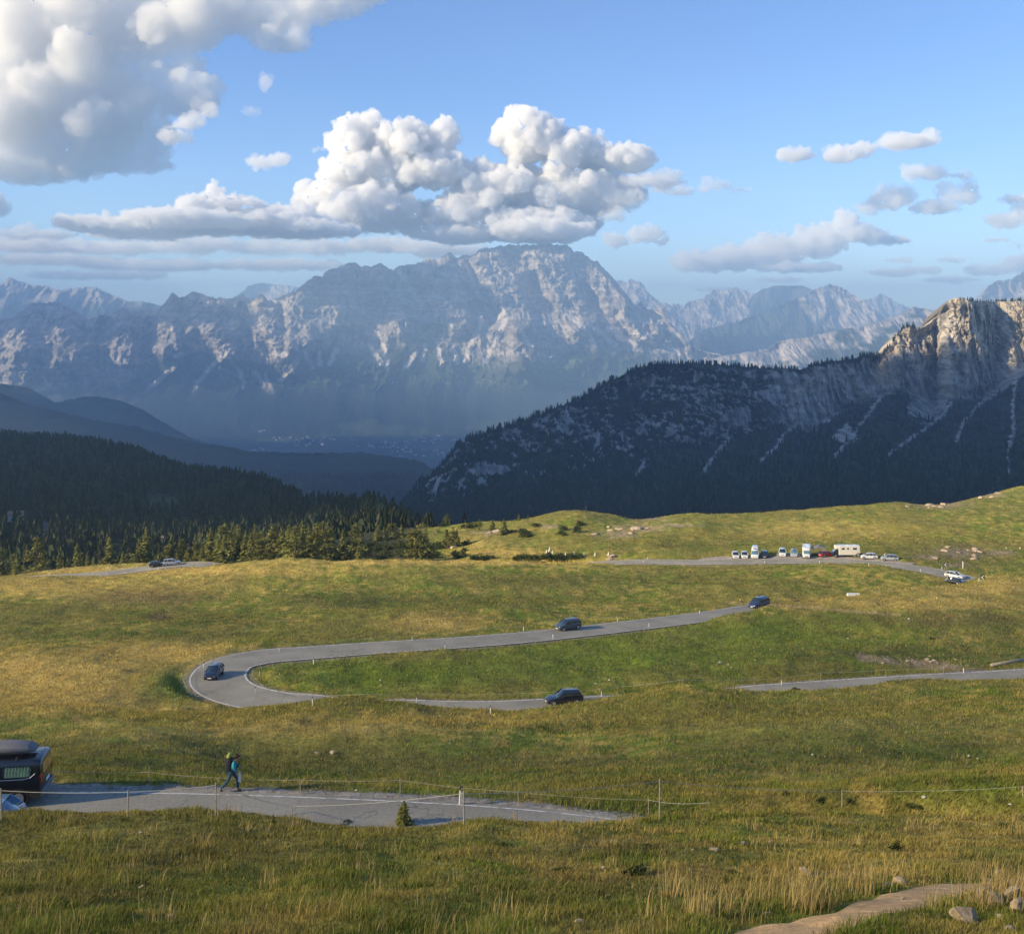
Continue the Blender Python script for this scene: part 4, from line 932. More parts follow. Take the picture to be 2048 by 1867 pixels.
# shrubs below the hill in the middle distance
def bush_mesh(seed):
    r = np.random.default_rng(seed); P = []; C = []
    for i in range(14):
        c0 = np.array([r.uniform(-.7, .7), r.uniform(-.5, .5), r.uniform(.1, .5)]); col = np.array((.055, .07, .024))*r.uniform(.6, 1.4)
        for k in range(30):
            d = r.normal(size=3); d /= np.linalg.norm(d); q = c0+d*.3*r.uniform(.6, 1); e = r.normal(size=(2, 3))*.1; P += [q, q+e[0], q+e[1]]; C.append(col*r.uniform(.7, 1.3))
    me = tris_mesh('bush', P, np.array(C)); me.materials.append(LEAF); return me
BM = [bush_mesh(s) for s in range(3)]
for i in range(92):
    if i < 60: uu = rng.uniform(640, 930); vv = rng.uniform(1090, 1120)
    else: uu = rng.uniform(880, 1180); vv = rng.choice([rng.uniform(1116, 1121), rng.uniform(1050, 1075)])
    h_ = hit(uu, vv)
    if h_.y > 440: continue
    o = bpy.data.objects.new('shrub', BM[i % 3]); COL.objects.link(o); o.location = h_; s_ = rng.uniform(1.0, 2.6); o.scale = (s_*1.3, s_, s_*rng.uniform(.7, 1.1)); o.rotation_euler.z = rng.uniform(0, 6)
    tag(o, 'dark green shrub among the low growth beyond the meadow crest', 'shrub', 'shrubs beyond the meadow crest')
print('veg', time.time()-T0)

# ---------------------------------------------------------------- stones
STONE = attr_mat('stone', .95, noise=(6, 25), amt=.22, bump=14, bstr=.6)
def stone_mesh(seed, name, col=(.40, .32, .22), sub=3):
    v, f = ICO[sub]; r = np.random.default_rng(seed)
    v = v.copy(); o = r.uniform(0, 50, 3)
    for k in range(12):                                  # split faces
        n = r.normal(size=3); n /= np.linalg.norm(n); d = r.uniform(.38, .66); t = np.clip(v@n-d, 0, None); v -= t[:, None]*n*.96
    v *= (1+.06*fbm(v[:, 0]*1.5+o[0], v[:, 1]*1.5+o[1], v[:, 2]*1.5+o[2], o=4))[:, None]
    c = np.asarray(col)*(1+.35*fbm(v[:, 0]*3+o[0], v[:, 1]*3, v[:, 2]*3, o=3))[:, None]
    me = raw_mesh(name, v, f, np.clip(c, 0, .8)); me.materials.append(STONE); return me
SM = [stone_mesh(s, 'rock') for s in range(6)]
SW = [stone_mesh(s+20, 'stone', (.50, .46, .39), 2) for s in range(4)]
ROCKS = [(1612,1750,28,12),(1620,1796,20,17),(1584,1803,15,13),(1603,1818,20,10),(1540,1830,14,8),(1772,1778,36,13),(1804,1767,28,13),(1804,1803,15,9),(1998,1750,16,14),(1978,1761,8,5),(1931,1784,12,7),(1904,1783,10,5),(1988,1808,58,28),(2026,1800,50,26),(2036,1822,43,28),(2040,1786,40,14),(1938,1848,60,38),(2016,1864,28,16),(2003,1842,18,13),(1754,1806,12,6),(1541,1686,14,6),(1427,1702,20,7),(1486,1693,25,12),(1385,1702,8,5),(1509,1689,14,6),(1206,1740,14,8),(1156,1846,20,9),(1530,1830,14,8),(1430,1839,14,7),(23,1864,20,10),(282,1667,10,4),(282,1776,16,5),(338,1835,16,6),(664,1508,14,10),(636,1509,14,7),(1760,1857,14,8),(1815,1862,20,9),(1860,1855,12,7)]
def where(u, v):
    c = 'far left' if u < 410 else 'left of centre' if u < 820 else 'in the middle' if u < 1230 else 'right of centre' if u < 1640 else 'far right'
    return c
for i, (u, v, wp, hp) in enumerate(ROCKS):
    h_ = hit(u, v-1, 8); sx = wp/2*h_.y/F*1.08; sz = hp/2*h_.y/F*1.3
    o = bpy.data.objects.new('rock', SM[i % 6]); COL.objects.link(o); o.location = (h_.x, h_.y+sx*.3, h_.z+sz*.35); o.scale = (sx*1.1, sx*.85, sz*1.15); o.rotation_euler = (random.uniform(-.2, .2), random.uniform(-.2, .2), random.uniform(-.5, .5))
    near_path = u > 1500 and v > 1740
    tag(o, f"{'large' if wp > 40 else 'mid-sized' if wp > 18 else 'small'} pale rock {'beside the footpath' if near_path else 'in the grass of the near slope'}, {where(u, v)}, no. {i+1} counted from the {'grass edge' if near_path else 'path'}" if False else
        f"{'large' if wp > 40 else 'mid-sized' if wp > 18 else 'small'} pale {'flat' if hp < wp*.42 else 'chunky'} rock {'beside the footpath' if near_path else 'in the near grass'}, at {round(u/20.48)} percent across and {round(v/18.67)} percent down",
        'rock', 'rocks lying on the near slope')
WHITE = [(429,1519,5,3),(173,1557,8,3),(1194,1463,4,3),(1112,1521,6,3),(1297,1520,5,3),(1280,1558,5,3),(1345,1558,5,3),(1374,1515,4,2),(1438,1586,4,3),(1650,1513,4,3),(1625,1510,7,6),(1955,1517,11,5),(1937,1513,9,6),(1848,1595,18,6),(2021,1612,12,5),(760,1362,9,4),(762,1370,6,3),(809,1370,6,3),(652,1385,4,3),(1204,1316,4,2),(1197,1355,7,2),(1219,1360,8,3),(1192,1367,10,3),(1440,1325,22,4),(1456,1330,7,4),(1462,1335,6,3),(1510,1320,4,4),(1367,1131,12,3),(1695,1277,7,3),(1818,1238,8,4),(1773,1290,5,2),(1927,1288,4,3),(2040,1098,6,5),(2013,1096,6,3),(560,1348,4,3),(890,1330,3,3),(1540,1300,3,3),(1700,1500,4,3),(900,1486,4,3),(1330,1440,3,3),(712,1581,9,4),(778,1577,7,4),(460,1600,6,3),(620,1597,8,4),(1366,1625,10,4),(1400,1628,8,3)]
for i, (u, v, wp, hp) in enumerate(WHITE):
    h_ = hit(u, v, 20); sx = wp/2*h_.y/F*.8; sz = hp/2*h_.y/F*.8
    o = bpy.data.objects.new('stone', SW[i % 4]); COL.objects.link(o); o.location = (h_.x, h_.y, h_.z+sz*.35); o.scale = (sx, sx*.8, sz*1.3); o.rotation_euler = (0, 0, random.uniform(-.5, .5))
    tag(o, f"{'long' if wp > 9 else 'small'} whitish stone in the pasture, at {round(u/20.48)} percent across and {round(v/18.67)} percent down", 'stone', 'white stones scattered over the pasture')

SB = [stone_mesh(s+40, 'rock', (.42, .33, .24), 2) for s in range(4)]
for (cu, cv, ru, rv, n, lab) in ((1885,1008,60,9,16,'weathered rock of the outcrop high on the right-hand crest'),(1965,990,45,6,8,'pale rock near the top of the crest at the right'),(985,1064,36,5,9,'rock of the low outcrop beside the small conifers'),(1262,1060,60,12,12,'rock on the steep bank right of the rounded hill'),(892,1092,22,5,5,'rock among the shrubs left of the rounded hill'),(1920,1108,60,12,10,'rock on the bare bank behind the right-hand bend'),(1227,1114,12,5,3,'rock beside the white pointed markers'),(1850,1322,90,9,12,'small stone on the bare gravel patch above the right-hand road')):
    for i in range(n):
        h_ = hit(cu+rng.normal()*ru*.55, cv+rng.normal()*rv*.55, 120); s_ = rng.uniform(.5, 1.5)*(h_.y/330)**1.5
        o = bpy.data.objects.new('rock', SB[i % 4]); COL.objects.link(o); o.location = h_; o.scale = (s_*1.3, s_, s_*.65); o.rotation_euler.z = rng.uniform(0, 6); tag(o, lab, 'rock', lab.replace('rock', 'rocks').replace('stone', 'stones')[:60])
# ---------------------------------------------------------------- posts, fences, signs
WPL = simple('white_plastic', (.72, .71, .68), .5); BLK = simple('black_plastic', (.02, .02, .022), .5); WOODP = simple('grey_wood', (.34, .29, .22), .9, var=.3, scale=20)
TAPE = simple('fence_tape', (.42, .41, .35), .7); RED = simple('red_lens', (.45, .02, .015), .25)
def delin_proto():
    e = empty('delineator_post')
    m = MB(); m.box((0, 0, .40), (.11, .12, .86), .9); b = m.build('post', WPL, e)
    m = MB(); m.add([(-.055, -.062, .80), (.055, -.062, .74), (.055, .062, .74), (-.055, .062, .80), (-.05, -.055, 1.0), (.05, -.055, .95), (.05, .055, .95), (-.05, .055, 1.0)], [(3, 2, 1, 0), (4, 5, 6, 7), (0, 1, 5, 4), (1, 2, 6, 5), (2, 3, 7, 6), (3, 0, 4, 7)]); m.build('black_cap', BLK, e)
    m = MB(); m.box((0, -.066, .86), (.045, .012, .14)); m.build('reflector', TAPE, e)
    return e
DL = [(407,1337),(558,1305),(824,1281),(1047,1262),(1235,1243),(1399,1228),(627,1328),(519,1351),(510,1388),(890,1299),(1106,1277),(1298,1254),(383,1392),(625,1411),(833,1406),(1203,1393),(1563,1371),(1927,1347),(1287,1126),(1529,1127),(1639,1127),(1737,1132),(1841,1144),(1896,1163),(1884,1139),(1958,1163),(1295,1119),(99,1149),(220,1141),(214,1149),(316,1139),(427,1131),(920,1613),(981,1428)]
dp = delin_proto()
def dside(u, v):
    if v > 1500: return 'beside the nearest road'
    if v < 1170: return 'on the far-left road' if u < 700 else 'by the upper road near parked vehicles'
    return 'at the tight bend' if u < 560 else 'on the upper arm of the loop' if v < 1330 else 'on the lower arm of the loop'
for i, (u, v) in enumerate(DL):
    h_ = hit(u, v, 20); o = dp if i == 0 else copy_tree(dp); o.location = (h_.x, h_.y, h_.z-.05); o.rotation_euler.z = random.uniform(-.3, .3)
    if v > 1500: o.rotation_euler.y = .06
    tag(o, f"white black-topped post {dside(u, v)}, {round(u/20.48)} percent across", 'marker post', 'marker posts along the roads')
def fence(label, pts, hgt, tapes=True, rad=.028, group='wire fences', lean=.04, post_at=None, mat=None, extra=()):
    """pts: (u, v of the post foot); one tape strung between the post tops"""
    e = empty('pasture_fence'); base = []
    for (u, v) in pts: base.append(hit(u, v, 20))
    e.location = base[0]; b0 = base[0].copy(); tops = []
    for i, b in enumerate(base):
        hh = hgt[i] if isinstance(hgt, (list, tuple)) else hgt*random.uniform(.92, 1.08)
        l = Vector((random.uniform(-lean, lean), random.uniform(-lean, lean), 1)); q = b-b0
        if post_at is None or post_at[i]:
            m = MB(); m.tube([q-l*.2, q+l*hh*.5, q+l*hh], [rad, rad*.95, rad*.85], 6); m.build('post', mat or WOODP, e)
        tops.append(q+l*hh*.93)
    m = MB()
    for a, b in zip(tops[:-1], tops[1:]):
        n = 8; sag = min(.10, .012*(b-a).length); P = [a.lerp(b, k/n)-Vector((0, 0, sag*4*(k/n)*(1-k/n))) for k in range(n+1)]
        m.tube(P, .0075 if base[0].y < 70 else .012, 4)
    m.build('tape', TAPE, e)
    tag(e, label, 'fence', group); return e
fence('white tape fence on leaning posts along the brow in front of the nearest road', [(-120,1640),(3,1641),(255,1633),(431,1635),(584,1633),(928,1650),(1319,1640),(1684,1616),(2046,1590),(2300,1570)], [1.0,.95,.75,1.0,.5,.95,1.45,.78,.4,.9], lean=.03, rad=.025)
fence('thin wire fence behind the nearest road, running past the walker', [(60,1572),(298,1576),(455,1581),(601,1590),(801,1590),(1037,1616),(1297,1628),(1420,1630)], [.8,.8,.6,.75,.75,.78,.7,.5], rad=.022, post_at=[0,1,0,1,1,1,1,0])
fence('low wire fence inside the loop along its lower arm', [(503,1362),(528,1390),(600,1407),(735,1406),(852,1404),(981,1402),(1112,1398),(1203,1393),(1246,1386),(1365,1375),(1508,1373),(1641,1360),(1771,1355),(1887,1349),(2020,1326),(2160,1310)], 1.0, rad=.022)
fence('fence posts round the outside of the tight bend', [(430,1392),(375,1392),(362,1360),(398,1335),(447,1318),(512,1304)], .95, rad=.025)
fence('row of fence stakes above the upper arm of the loop', [(594,1300),(674,1294),(1034,1262),(1086,1255),(1191,1245),(1287,1238),(1338,1232),(1428,1222),(1463,1219),(1502,1215)], .95, rad=.03)
fence('thin stakes along the inner verge of the loop road', [(527,1348),(582,1338),(665,1320),(741,1312),(819,1303),(866,1301),(1037,1288),(1164,1273),(1218,1264)], .9, rad=.02)
fence('short fence on the far-left road verge', [(20,1152),(59,1149),(123,1145),(163,1143),(209,1140),(250,1136)], 1.0, rad=.03)
fence('sparse stakes on the roadside opposite the parked vehicles', [(1508,1128),(1568,1126),(1610,1127),(1700,1131),(1808,1140)], 1.0, rad=.03)
# white pointed markers
cm = MB(); cm.tube([(0, 0, 0), (0, 0, .06)], [.34, .30], 10); cm.tube([(0, 0, .06), (0, 0, .5), (0, 0, .95)], [.24, .15, .06], 10)
for i, (u, v) in enumerate([(1093,1106),(1097,1107),(1099,1101),(1105,1108),(1131,1112),(1148,1110),(1168,1112),(1190,1111),(1217,1110)]):
    h_ = hit(u, v, 280)
    if i == 0: o = c0_ = cm.build('marker_stone', simple('whitewash', (.7, .67, .6), .8))
    else: o = c0_.copy(); COL.objects.link(o)
    o.location = h_; o.scale = (1, 1, random.uniform(.9, 1.15))
    tag(o, f"white pointed marker stone, {['first','second','third','fourth','fifth','sixth','seventh','eighth','ninth'][i]} from the left in the row below the grassy hill", 'marker stone', 'white pointed markers below the hill')
# chevron boards
def chevron():
    e = empty('bend_sign'); m = MB(); m.tube([(-.22, 0, -.1), (-.22, 0, 1.5)], .03, 6); m.tube([(.22, 0, -.1), (.22, 0, 1.5)], .03, 6); m.build('poles', simple('galvanised', (.4, .4, .4), .5, .4), e)
    m = MB(); m.box((0, -.05, 1.15), (.78, .03, .78)); b = m.build('board', BLK, e)
    m = MB(); t = .13
    z0 = 1.15; m.add([(-.32, -.075, z0), (.12, -.075, z0+.36), (.34, -.075, z0+.36), (-.08, -.075, z0), (.34, -.075, z0-.36), (.12, -.075, z0-.36)], [(0, 3, 2, 1), (0, 5, 4, 3)]); m.build('white_chevron', WPL, b)
    return e
cp = chevron()
for i, (u, v, txt) in enumerate(((1769,1118,'behind the parked silver hatchback'),(1891,1139,'by the gravel patch before the bend'),(1965,1166,'at the far end of the bend'))):
    h_ = hit(u, v, 200); o = cp if i == 0 else copy_tree(cp); o.location = h_; o.rotation_euler.z = -.2
    tag(o, 'black and white chevron board '+txt, 'sign', 'chevron boards at the right-hand bend')
h_ = hit(1926, 1137, 200); m = MB(); m.tube([(0, 0, -.1), (0, 0, 1.7)], [.12, .12], 8); o = m.build('white_pole', WPL); o.location = h_; tag(o, 'short thick white pole on the bank behind the bend', 'pole')
a = hit(1983, 1334, 100); b = hit(2075, 1318, 100)
m = MB(); d = b-a; m.tube([(0, 0, .25), d*.5+Vector((0, 0, .25)), d+Vector((0, 0, .25))], [.24, .22, .2], 9); o = m.build('tree_log', WOODP, smooth=True); o.location = a; tag(o, 'long bare log lying above the road at the right edge', 'log')
h_ = hit(1707, 1191, 100); m = MB(); m.box((0, 0, .2), (2.4, .7, .42), .95); m.box((0, 0, .44), (2.2, .5, .06)); o = m.build('water_trough', WPL, bevel=.03); o.location = h_; tag(o, 'long white water trough on the crest below the bend', 'trough')
for (u, v, wp, lab) in ((1861, 1278, 24, 'dark low juniper patch on the right-hand pasture'), (1588, 1379, 26, 'dark low bush at the end of the lower right road'), (1080, 1457, 30, 'flat dark bush on the pasture above the nearest road'), (640, 1240, 10, 'small dark bush on the pasture beyond the loop')):
    h_ = hit(u, v, 50); o = bpy.data.objects.new('juniper_bush', BM[1]); COL.objects.link(o); s_ = wp/2*h_.y/F; o.location = h_; o.scale = (s_*1.1, s_*.7, s_*.45); tag(o, lab, 'bush')
# little spruces on the brow
for (u, v, hp, k, lab) in ((808, 1652, 56, 3, 'young bushy spruce on the brow in front of the nearest road'), (546, 1650, 28, 0, 'tiny spruce seedling on the brow'), (372, 1640, 22, 1, 'tiny yellowish seedling on the brow beside the tape fence')):
    h_ = hit(u, v, 20); e = tree('spruce_tree', h_.x, h_.y, h_.z-.05, hp*h_.y/F, CRS[k], 1.9 if hp > 50 else 1.6, lab, None)
for i in range(14):
    u, v, sw = [(1640,1605,30),(1700,1606,26),(1830,1620,34),(1120,1745,50),(1280,1748,70),(1300,1697,34),(1570,1590,26),(250,1640,26),(690,1652,34),(1790,1700,50),(1010,1690,30),(1470,1750,34),(2010,1655,40),(700,1600,20)][i]
    h_ = hit(u, v, 12); o = bpy.data.objects.new('heather_shrub', BM[i % 3]); COL.objects.link(o); s_ = sw/2*h_.y/F; o.location = h_; o.scale = (s_*1.2, s_*.8, s_*.62); o.rotation_euler.z = random.uniform(0, 6)
    tag(o, f"low dark heather shrub on the near slope, at {round(u/20.48)} percent across and {round(v/18.67)} percent down", 'shrub', 'low shrubs on the near slope')

# ---------------------------------------------------------------- vehicles
def paint(name, c, rough=.28): return simple(name, c, rough, 0, .5, 1.0, .04, 2)
P_NAVY = paint('navy_paint', (.012, .018, .04)); P_GREY = paint('grey_paint', (.06, .075, .09)); P_BLACK = paint('black_paint', (.008, .009, .012)); P_WHITE = paint('white_paint', (.72, .72, .70)); P_SILVER = paint('silver_paint', (.38, .41, .44), .3)
P_RED = paint('red_paint', (.35, .015, .015)); P_CREAM = paint('cream_paint', (.72, .68, .56)); P_LBLUE = paint('light_blue_paint', (.16, .30, .42)); P_BLUE = paint('blue_paint', (.015, .03, .10))
GLASS = simple('car_glass', (.02, .035, .05), .06, 0, .8, 1, .02); GLASSB = simple('painted_sky_glass', (.10, .19, .26), .08, 0, .8, 1, .02); TYRE = simple('tyre_rubber', (.02, .02, .02), .8); RIM = simple('alloy', (.5, .5, .5), .3, .6)  # GLASSB: sky reflection put into the base colour as pale blue
LAMP = simple('headlamp', (.85, .85, .82), .15, 0, .8, 1); CHROME = simple('chrome', (.6, .6, .6), .2, .9); GREYC = simple('grey_cover', (.16, .16, .17), .75); PLATE = simple('number_plate', (.75, .75, .72), .5)
def loft(secs):
    """secs: list of (x, [(y,z)...]) half sections, mirrored"""
    m = MB(); n = len(secs[0][1]); rings = []
    for x, hs in secs:
        ring = [(x, y, z) for y, z in hs]+[(x, -y, z) for y, z in reversed(hs)]; rings.append(ring)
    N2 = 2*n; vs = [p for r in rings for p in r]; fs = []
    for i in range(len(rings)-1):
        for k in range(N2): fs.append((i*N2+k, (i+1)*N2+k, (i+1)*N2+(k+1) % N2, i*N2+(k+1) % N2))
    fs.append(tuple(range(N2))); fs.append(tuple((len(rings)-1)*N2+k for k in range(N2))[::-1])
    m.add(vs, fs); return m
def car(pm, L=4.3, W=1.8, H=1.48, kind='hatch', glass=None, roofbox=False):
    glass = glass or GLASS
    e = empty('car'); hl, hw = L/2, W/2
    G = dict(hatch=(.92, .70, .50, .045, -.33, -.475), estate=(.93, .68, .46, .03, -.37, -.485), mpv=(1.0, .78, .60, .09, -.38, -.488), suv=(1.05, .84, .48, .06, -.38, -.48), van=(1.12, .95, .78, .36, -.47, -.495))[kind]
    belt, nose, cowl, rf0, rf1, rr1 = G   # heights and fractions of length
    cowl_x = cowl*hl; rf0x = rf0*L; rf1x = rf1*L; rr1x = rr1*L
    def sec(x, s, zt, zb=.22): return (x, [(hw*s*.86, zb), (hw*s*.99, zb+.14), (hw*s, zb+.38), (hw*s*.965, zt-.04), (hw*s*.90, zt)])
    S = [sec(-hl, .80, belt-.12, .38), sec(-hl+.06, .93, belt-.02, .26), sec(-hl*.8, .99, belt+.01), sec(-hl*.3, 1, belt), sec(cowl_x*.6, 1, belt-.01), sec(cowl_x, .99, belt-.03), sec((cowl_x+hl)/2, .97, (belt+nose)/2+.03), sec(hl-.22, .92, nose+.02), sec(hl-.04, .83, nose-.10, .25), sec(hl, .70, nose-.22, .34)]
    body = loft(S).build('body', pm, e, True, .03)
    # greenhouse
    def gs(x, zt, f): return (x, [(hw*.93, belt-.05), (hw*.93*(1-f)+hw*.74*f, belt-.05+(zt-belt+.05)*.9 if f else belt-.04), (hw*.70*f+hw*.9*(1-f), zt)])
    roofz = H
    Gs = [gs(rr1x, belt+.02, 0), gs(rf1x, roofz-.05, 1), gs(0, roofz, 1), gs(rf0x, roofz-.02, 1), gs(cowl_x, belt-.02, 0)]
    loft(Gs).build('windows', glass, e, True)
    # painted roof, pillars
    m = MB(); zz = lambda x: np.interp(x, [rf1x, 0, rf0x], [roofz-.05, roofz, roofz-.02])
    xs = [rf1x-.06, rf1x*.5, 0, rf0x*.6, rf0x+.05]; vs = []
    for x in xs:
        z = float(zz(x))+.012
        vs += [(x, hw*.735, z-.07), (x, hw*.66, z+.008), (x, -hw*.66, z+.008), (x, -hw*.735, z-.07)]
    m.add(vs, [(i*4+k, i*4+k+1, (i+1)*4+k+1, (i+1)*4+k) for i in range(4) for k in range(3)]); rf = m.build('roof', pm, e, True)
    m = MB()
    for s in (-1, 1):
        for (x0, x1) in ((cowl_x, rf0x+.02), (rf0x*.05, rf0x*.05), (rf1x*.62, rf1x*.62), (rr1x+.02, rf1x)):
            m.tube([(x0, s*hw*.945, belt-.05), ((x0+x1)/2, s*hw*.855, (belt+roofz)/2), (x1, s*hw*.745, roofz-.07)], .035, 5)
    m.build('pillars', pm, e)
    for s in (-1, 1):
        for x in (-hl*.62, hl*.64):
            mm = MB(); mm.wheel((x, s*(hw-.10), .32), .325, .24, 22); wv = mm.build('wheel', TYRE, e, True)
            mm = MB(); mm.wheel((x, s*(hw+.02), .32), .215, .03, 18); mm.build('rim', RIM, wv)
            mm = MB(); mm.wheel((x, s*(hw-.10), .34), .385, .195, 22); mm.build('wheel_arch', BLK, e)
        mm = MB(); mm.box((hl-.20, s*hw*.66, nose-.13), (.30, .34, .15), .8); mm.build('headlight', LAMP, e, True, .03)
        mm = MB(); mm.box((-hl+.08, s*hw*.76, belt-.17), (.14, .20, .2), .9); mm.build('tail_light', RED, e, True, .02)
        mm = MB(); mm.box((cowl_x*.82, s*(hw+.07), belt+.03), (.14, .17, .13), .8); mm.build('mirror', pm, e, True, .03)
    mm = MB(); mm.box((hl-.01, 0, .42), (.05, .52, .12)); mm.build('number_plate', PLATE, e)
    mm = MB(); mm.box((-hl, 0, .60), (.05, .52, .12)); mm.build('number_plate', PLATE, e)
    mm = MB(); mm.box((hl-.03, 0, .56), (.06, .9, .12)); mm.build('grille', BLK, e)
    if roofbox:
        mm = MB(); mm.box((-.2, 0, H+.2), (1.7, .8, .3), .8); mm.build('roof_box', GREYC, e, True, .08)
    return e
def heading(p, toward):
    """yaw of the road at p, nose pointing to -x (toward='left') or +x / toward the viewer"""
    R = R_main if p.y > 70 else R_near
    i = int(np.argmin(np.hypot(R[:, 0]-p.x, R[:, 1]-p.y))); i = min(max(i, 2), len(R)-3); d = R[i+2]-R[i-2]
    a = math.atan2(d[1], d[0]); sl = math.atan2(d[2], math.hypot(d[0], d[1]))
    if toward == 'left' and math.cos(a) > 0: a += math.pi
    if toward == 'right' and math.cos(a) < 0: a += math.pi
    if toward == 'near' and math.sin(a) > 0: a += math.pi
    return a, R[i]
def roadplace(e, u, v, toward, dz=0, shift=0, label=None, cat='car', group=None, ymin=70, yaw=None):
    h_ = hit(u, v, ymin); a, r = heading(h_, toward)
    e.location = (h_.x, h_.y+shift, r[2]+dz); e.rotation_euler.z = a if yaw is None else yaw
    tag(e, label, cat, group); return e
G1 = 'cars driving on the loop road'
roadplace(car(P_NAVY, 4.1, 1.78, 1.50, 'hatch'), 428, 1354, 'near', label='dark navy car with lit headlamps coming round the tight bend', group=G1, yaw=math.radians(-92))
roadplace(car(P_GREY, 4.35, 1.8, 1.62, 'mpv'), 1136, 1259, 'left', label='grey people carrier on the upper arm of the loop', group=G1)
roadplace(car(P_BLACK, 4.6, 1.84, 1.58, 'estate'), 1128, 1407, 'left', label='black estate car on the lower arm of the loop', group=G1)
R_i = R_main[np.argmin(np.hypot(R_main[:, 0]-PX(1522, 1216, -52.9), R_main[:, 1]-F*52.9/(1216-HV)))]
vv_ = car(P_BLUE, 4.8, 1.85, 1.72, 'mpv'); a_, _ = heading(Vector(R_i), 'left'); vv_.location = (R_i[0], R_i[1]+.8, R_i[2]+.02); vv_.rotation_euler.z = a_; vv_.name = 'van'
tag(vv_, 'dark blue van half hidden by the grass where the road crests', 'van')
roadplace(car(P_WHITE, 4.3, 1.8, 1.46, 'hatch'), 1910, 1157, 'near', label='white car driving round the right-hand bend', group='cars on the right-hand bend', ymin=242, yaw=math.radians(-50))
roadplace(car(P_BLACK, 4.3, 1.8, 1.46, 'hatch'), 1909, 1170, 'left', label='dark car on the right-hand bend, only its roof showing above the grass', group='cars on the right-hand bend', ymin=242, shift=1.0, yaw=math.radians(140))
roadplace(car(P_BLACK, 4.3, 1.8, 1.46, 'hatch'), 314, 1133, 'right', label='black car on the far road by the left wood', group='cars on the far road by the wood', ymin=285)
roadplace(car(P_SILVER, 4.6, 1.84, 1.66, 'suv'), 344, 1130, 'right', label='pale silver car just behind the black one near the left wood', group='cars on the far road by the wood', ymin=285)
# parked row
def park(e, u, v, yaw, label, cat='car', sc_=1.0):
    h_ = hit(u, v, 262); e.location = (h_.x, h_.y, h_.z+.02); e.rotation_euler.z = yaw; e.scale = (sc_,)*3; tag(e, label, cat, 'vehicles parked in the lay-by'); return e
NB = math.radians(-97)
park(car(P_WHITE, 4.1, 1.78, 1.5), 1471, 1115.5, NB, 'white hatchback facing the viewer, leftmost of the parked row')
park(car(P_WHITE, 4.1, 1.78, 1.5), 1489, 1115, NB-.05, 'white hatchback between the leftmost car and the high-roofed van')
def tall_van():
    e = car(P_WHITE, 5.6, 2.0, 2.0, 'van', GLASSB); e.name = 'camper_van'
    m = MB(); m.box((-.6, 0, 2.3), (3.9, 1.75, .75), .86); m.build('high_roof', P_WHITE, e, True, .15)
    m = MB(); m.box((1.35, 0, 2.42), (.1, 1.0, .25)); m.build('roof_window', GLASSB, e); return e
park(tall_van(), 1510, 1114, NB-.1, 'white high-roofed camper van facing the viewer', 'camper van')
park(car(P_BLACK, 4.2, 1.8, 1.45), 1529, 1113.5, NB-.1, 'black hatchback tucked beside the high-roofed van')
park(car(P_WHITE, 4.5, 1.85, 1.75, 'suv'), 1565, 1111, NB-.1, 'boxy white off-roader standing alone in the gap')
park(car(P_SILVER, 4.4, 1.8, 1.65, 'mpv', GLASSB, True), 1588, 1112, NB-.12, 'silver blue people carrier with a roof box')
def motorhome(side=False):
    e = empty('motorhome')
    P = P_CREAM if side else P_WHITE
    m = MB(); m.box((-.9, 0, 1.72), (5.4, 2.2, 2.3), .97); b = m.build('living_box', P, e, False, .12)
    m = MB(); m.box((2.0, 0, 2.42), (1.4, 2.1, .85), .85); m.build('over_cab', P, e, True, .18)
    cab = loft([(1.75, [(.95, .35), (1.0, .8), (.98, 1.3), (.86, 2.05)]), (2.3, [(.95, .35), (1.0, .8), (.97, 1.28), (.80, 2.02)]), (2.95, [(.93, .35), (.98, .8), (.94, 1.22), (.74, 1.26)]), (3.45, [(.85, .38), (.9, .7), (.82, .95), (.62, 1.0)])]); cab.build('cab', P_BLACK if side else P, e, True, .04)
    m = MB(); m.add([(2.36, .74, 2.0), (2.36, -.74, 2.0), (3.0, -.76, 1.30), (3.0, .76, 1.30)], [(0, 1, 2, 3)]); m.build('windscreen', GLASSB, e)
    for s in (-1, 1):
        m = MB(); m.add([(1.85, s*1.005, 1.35), (2.75, s*1.0, 1.32), (2.35, s*.93, 1.9), (1.85, s*.93, 1.95)], [(0, 1, 2, 3)]); m.build('cab_window', GLASS, e)
        for (x, z, ww, hh) in ((.7, 2.15, .7, .42), (-2.2, 2.2, .9, .5), (-.5, 2.2, .5, .35)):
            m = MB(); m.box((x, s*1.1, z), (ww, .03, hh)); m.build('side_window', GLASS, e)
        m = MB(); m.box((-1.3, s*1.105, 1.35), (.7, .02, .5)); m.build('locker_door', GREYC if not side else P_CREAM, e)
        for x in (2.45, -2.1):
            m = MB(); m.wheel((x, s*.96, .36), .36, .24, 20); wv = m.build('wheel', TYRE, e, True); m = MB(); m.wheel((x, s*1.085, .36), .2, .03, 14); m.build('hubcap', RIM, wv)
        m = MB(); m.box((3.36, s*.66, .86), (.16, .3, .2)); m.build('headlight', LAMP, e)
        m = MB(); m.box((-3.6, s*.95, .9), (.06, .2, .4)); m.build('tail_light', RED, e)
    m = MB(); m.box((3.47, 0, .66), (.05, 1.0, .2)); m.build('grille', BLK, e)
    m = MB(); m.box((-.5, .3, 2.93), (.7, .7, .16), .9); m.box((-2.4, 0, 2.92), (.5, .5, .14), .9); m.build('roof_hatches', P_WHITE, e, False, .03)
    m = MB(); m.box((-3.62, 0, 2.2), (.03, 1.1, .5)); m.build('rear_window', GLASS, e)
    return e
park(motorhome(), 1613, 1112.5, NB-.14, 'large white motorhome facing the viewer', 'motorhome', .92)
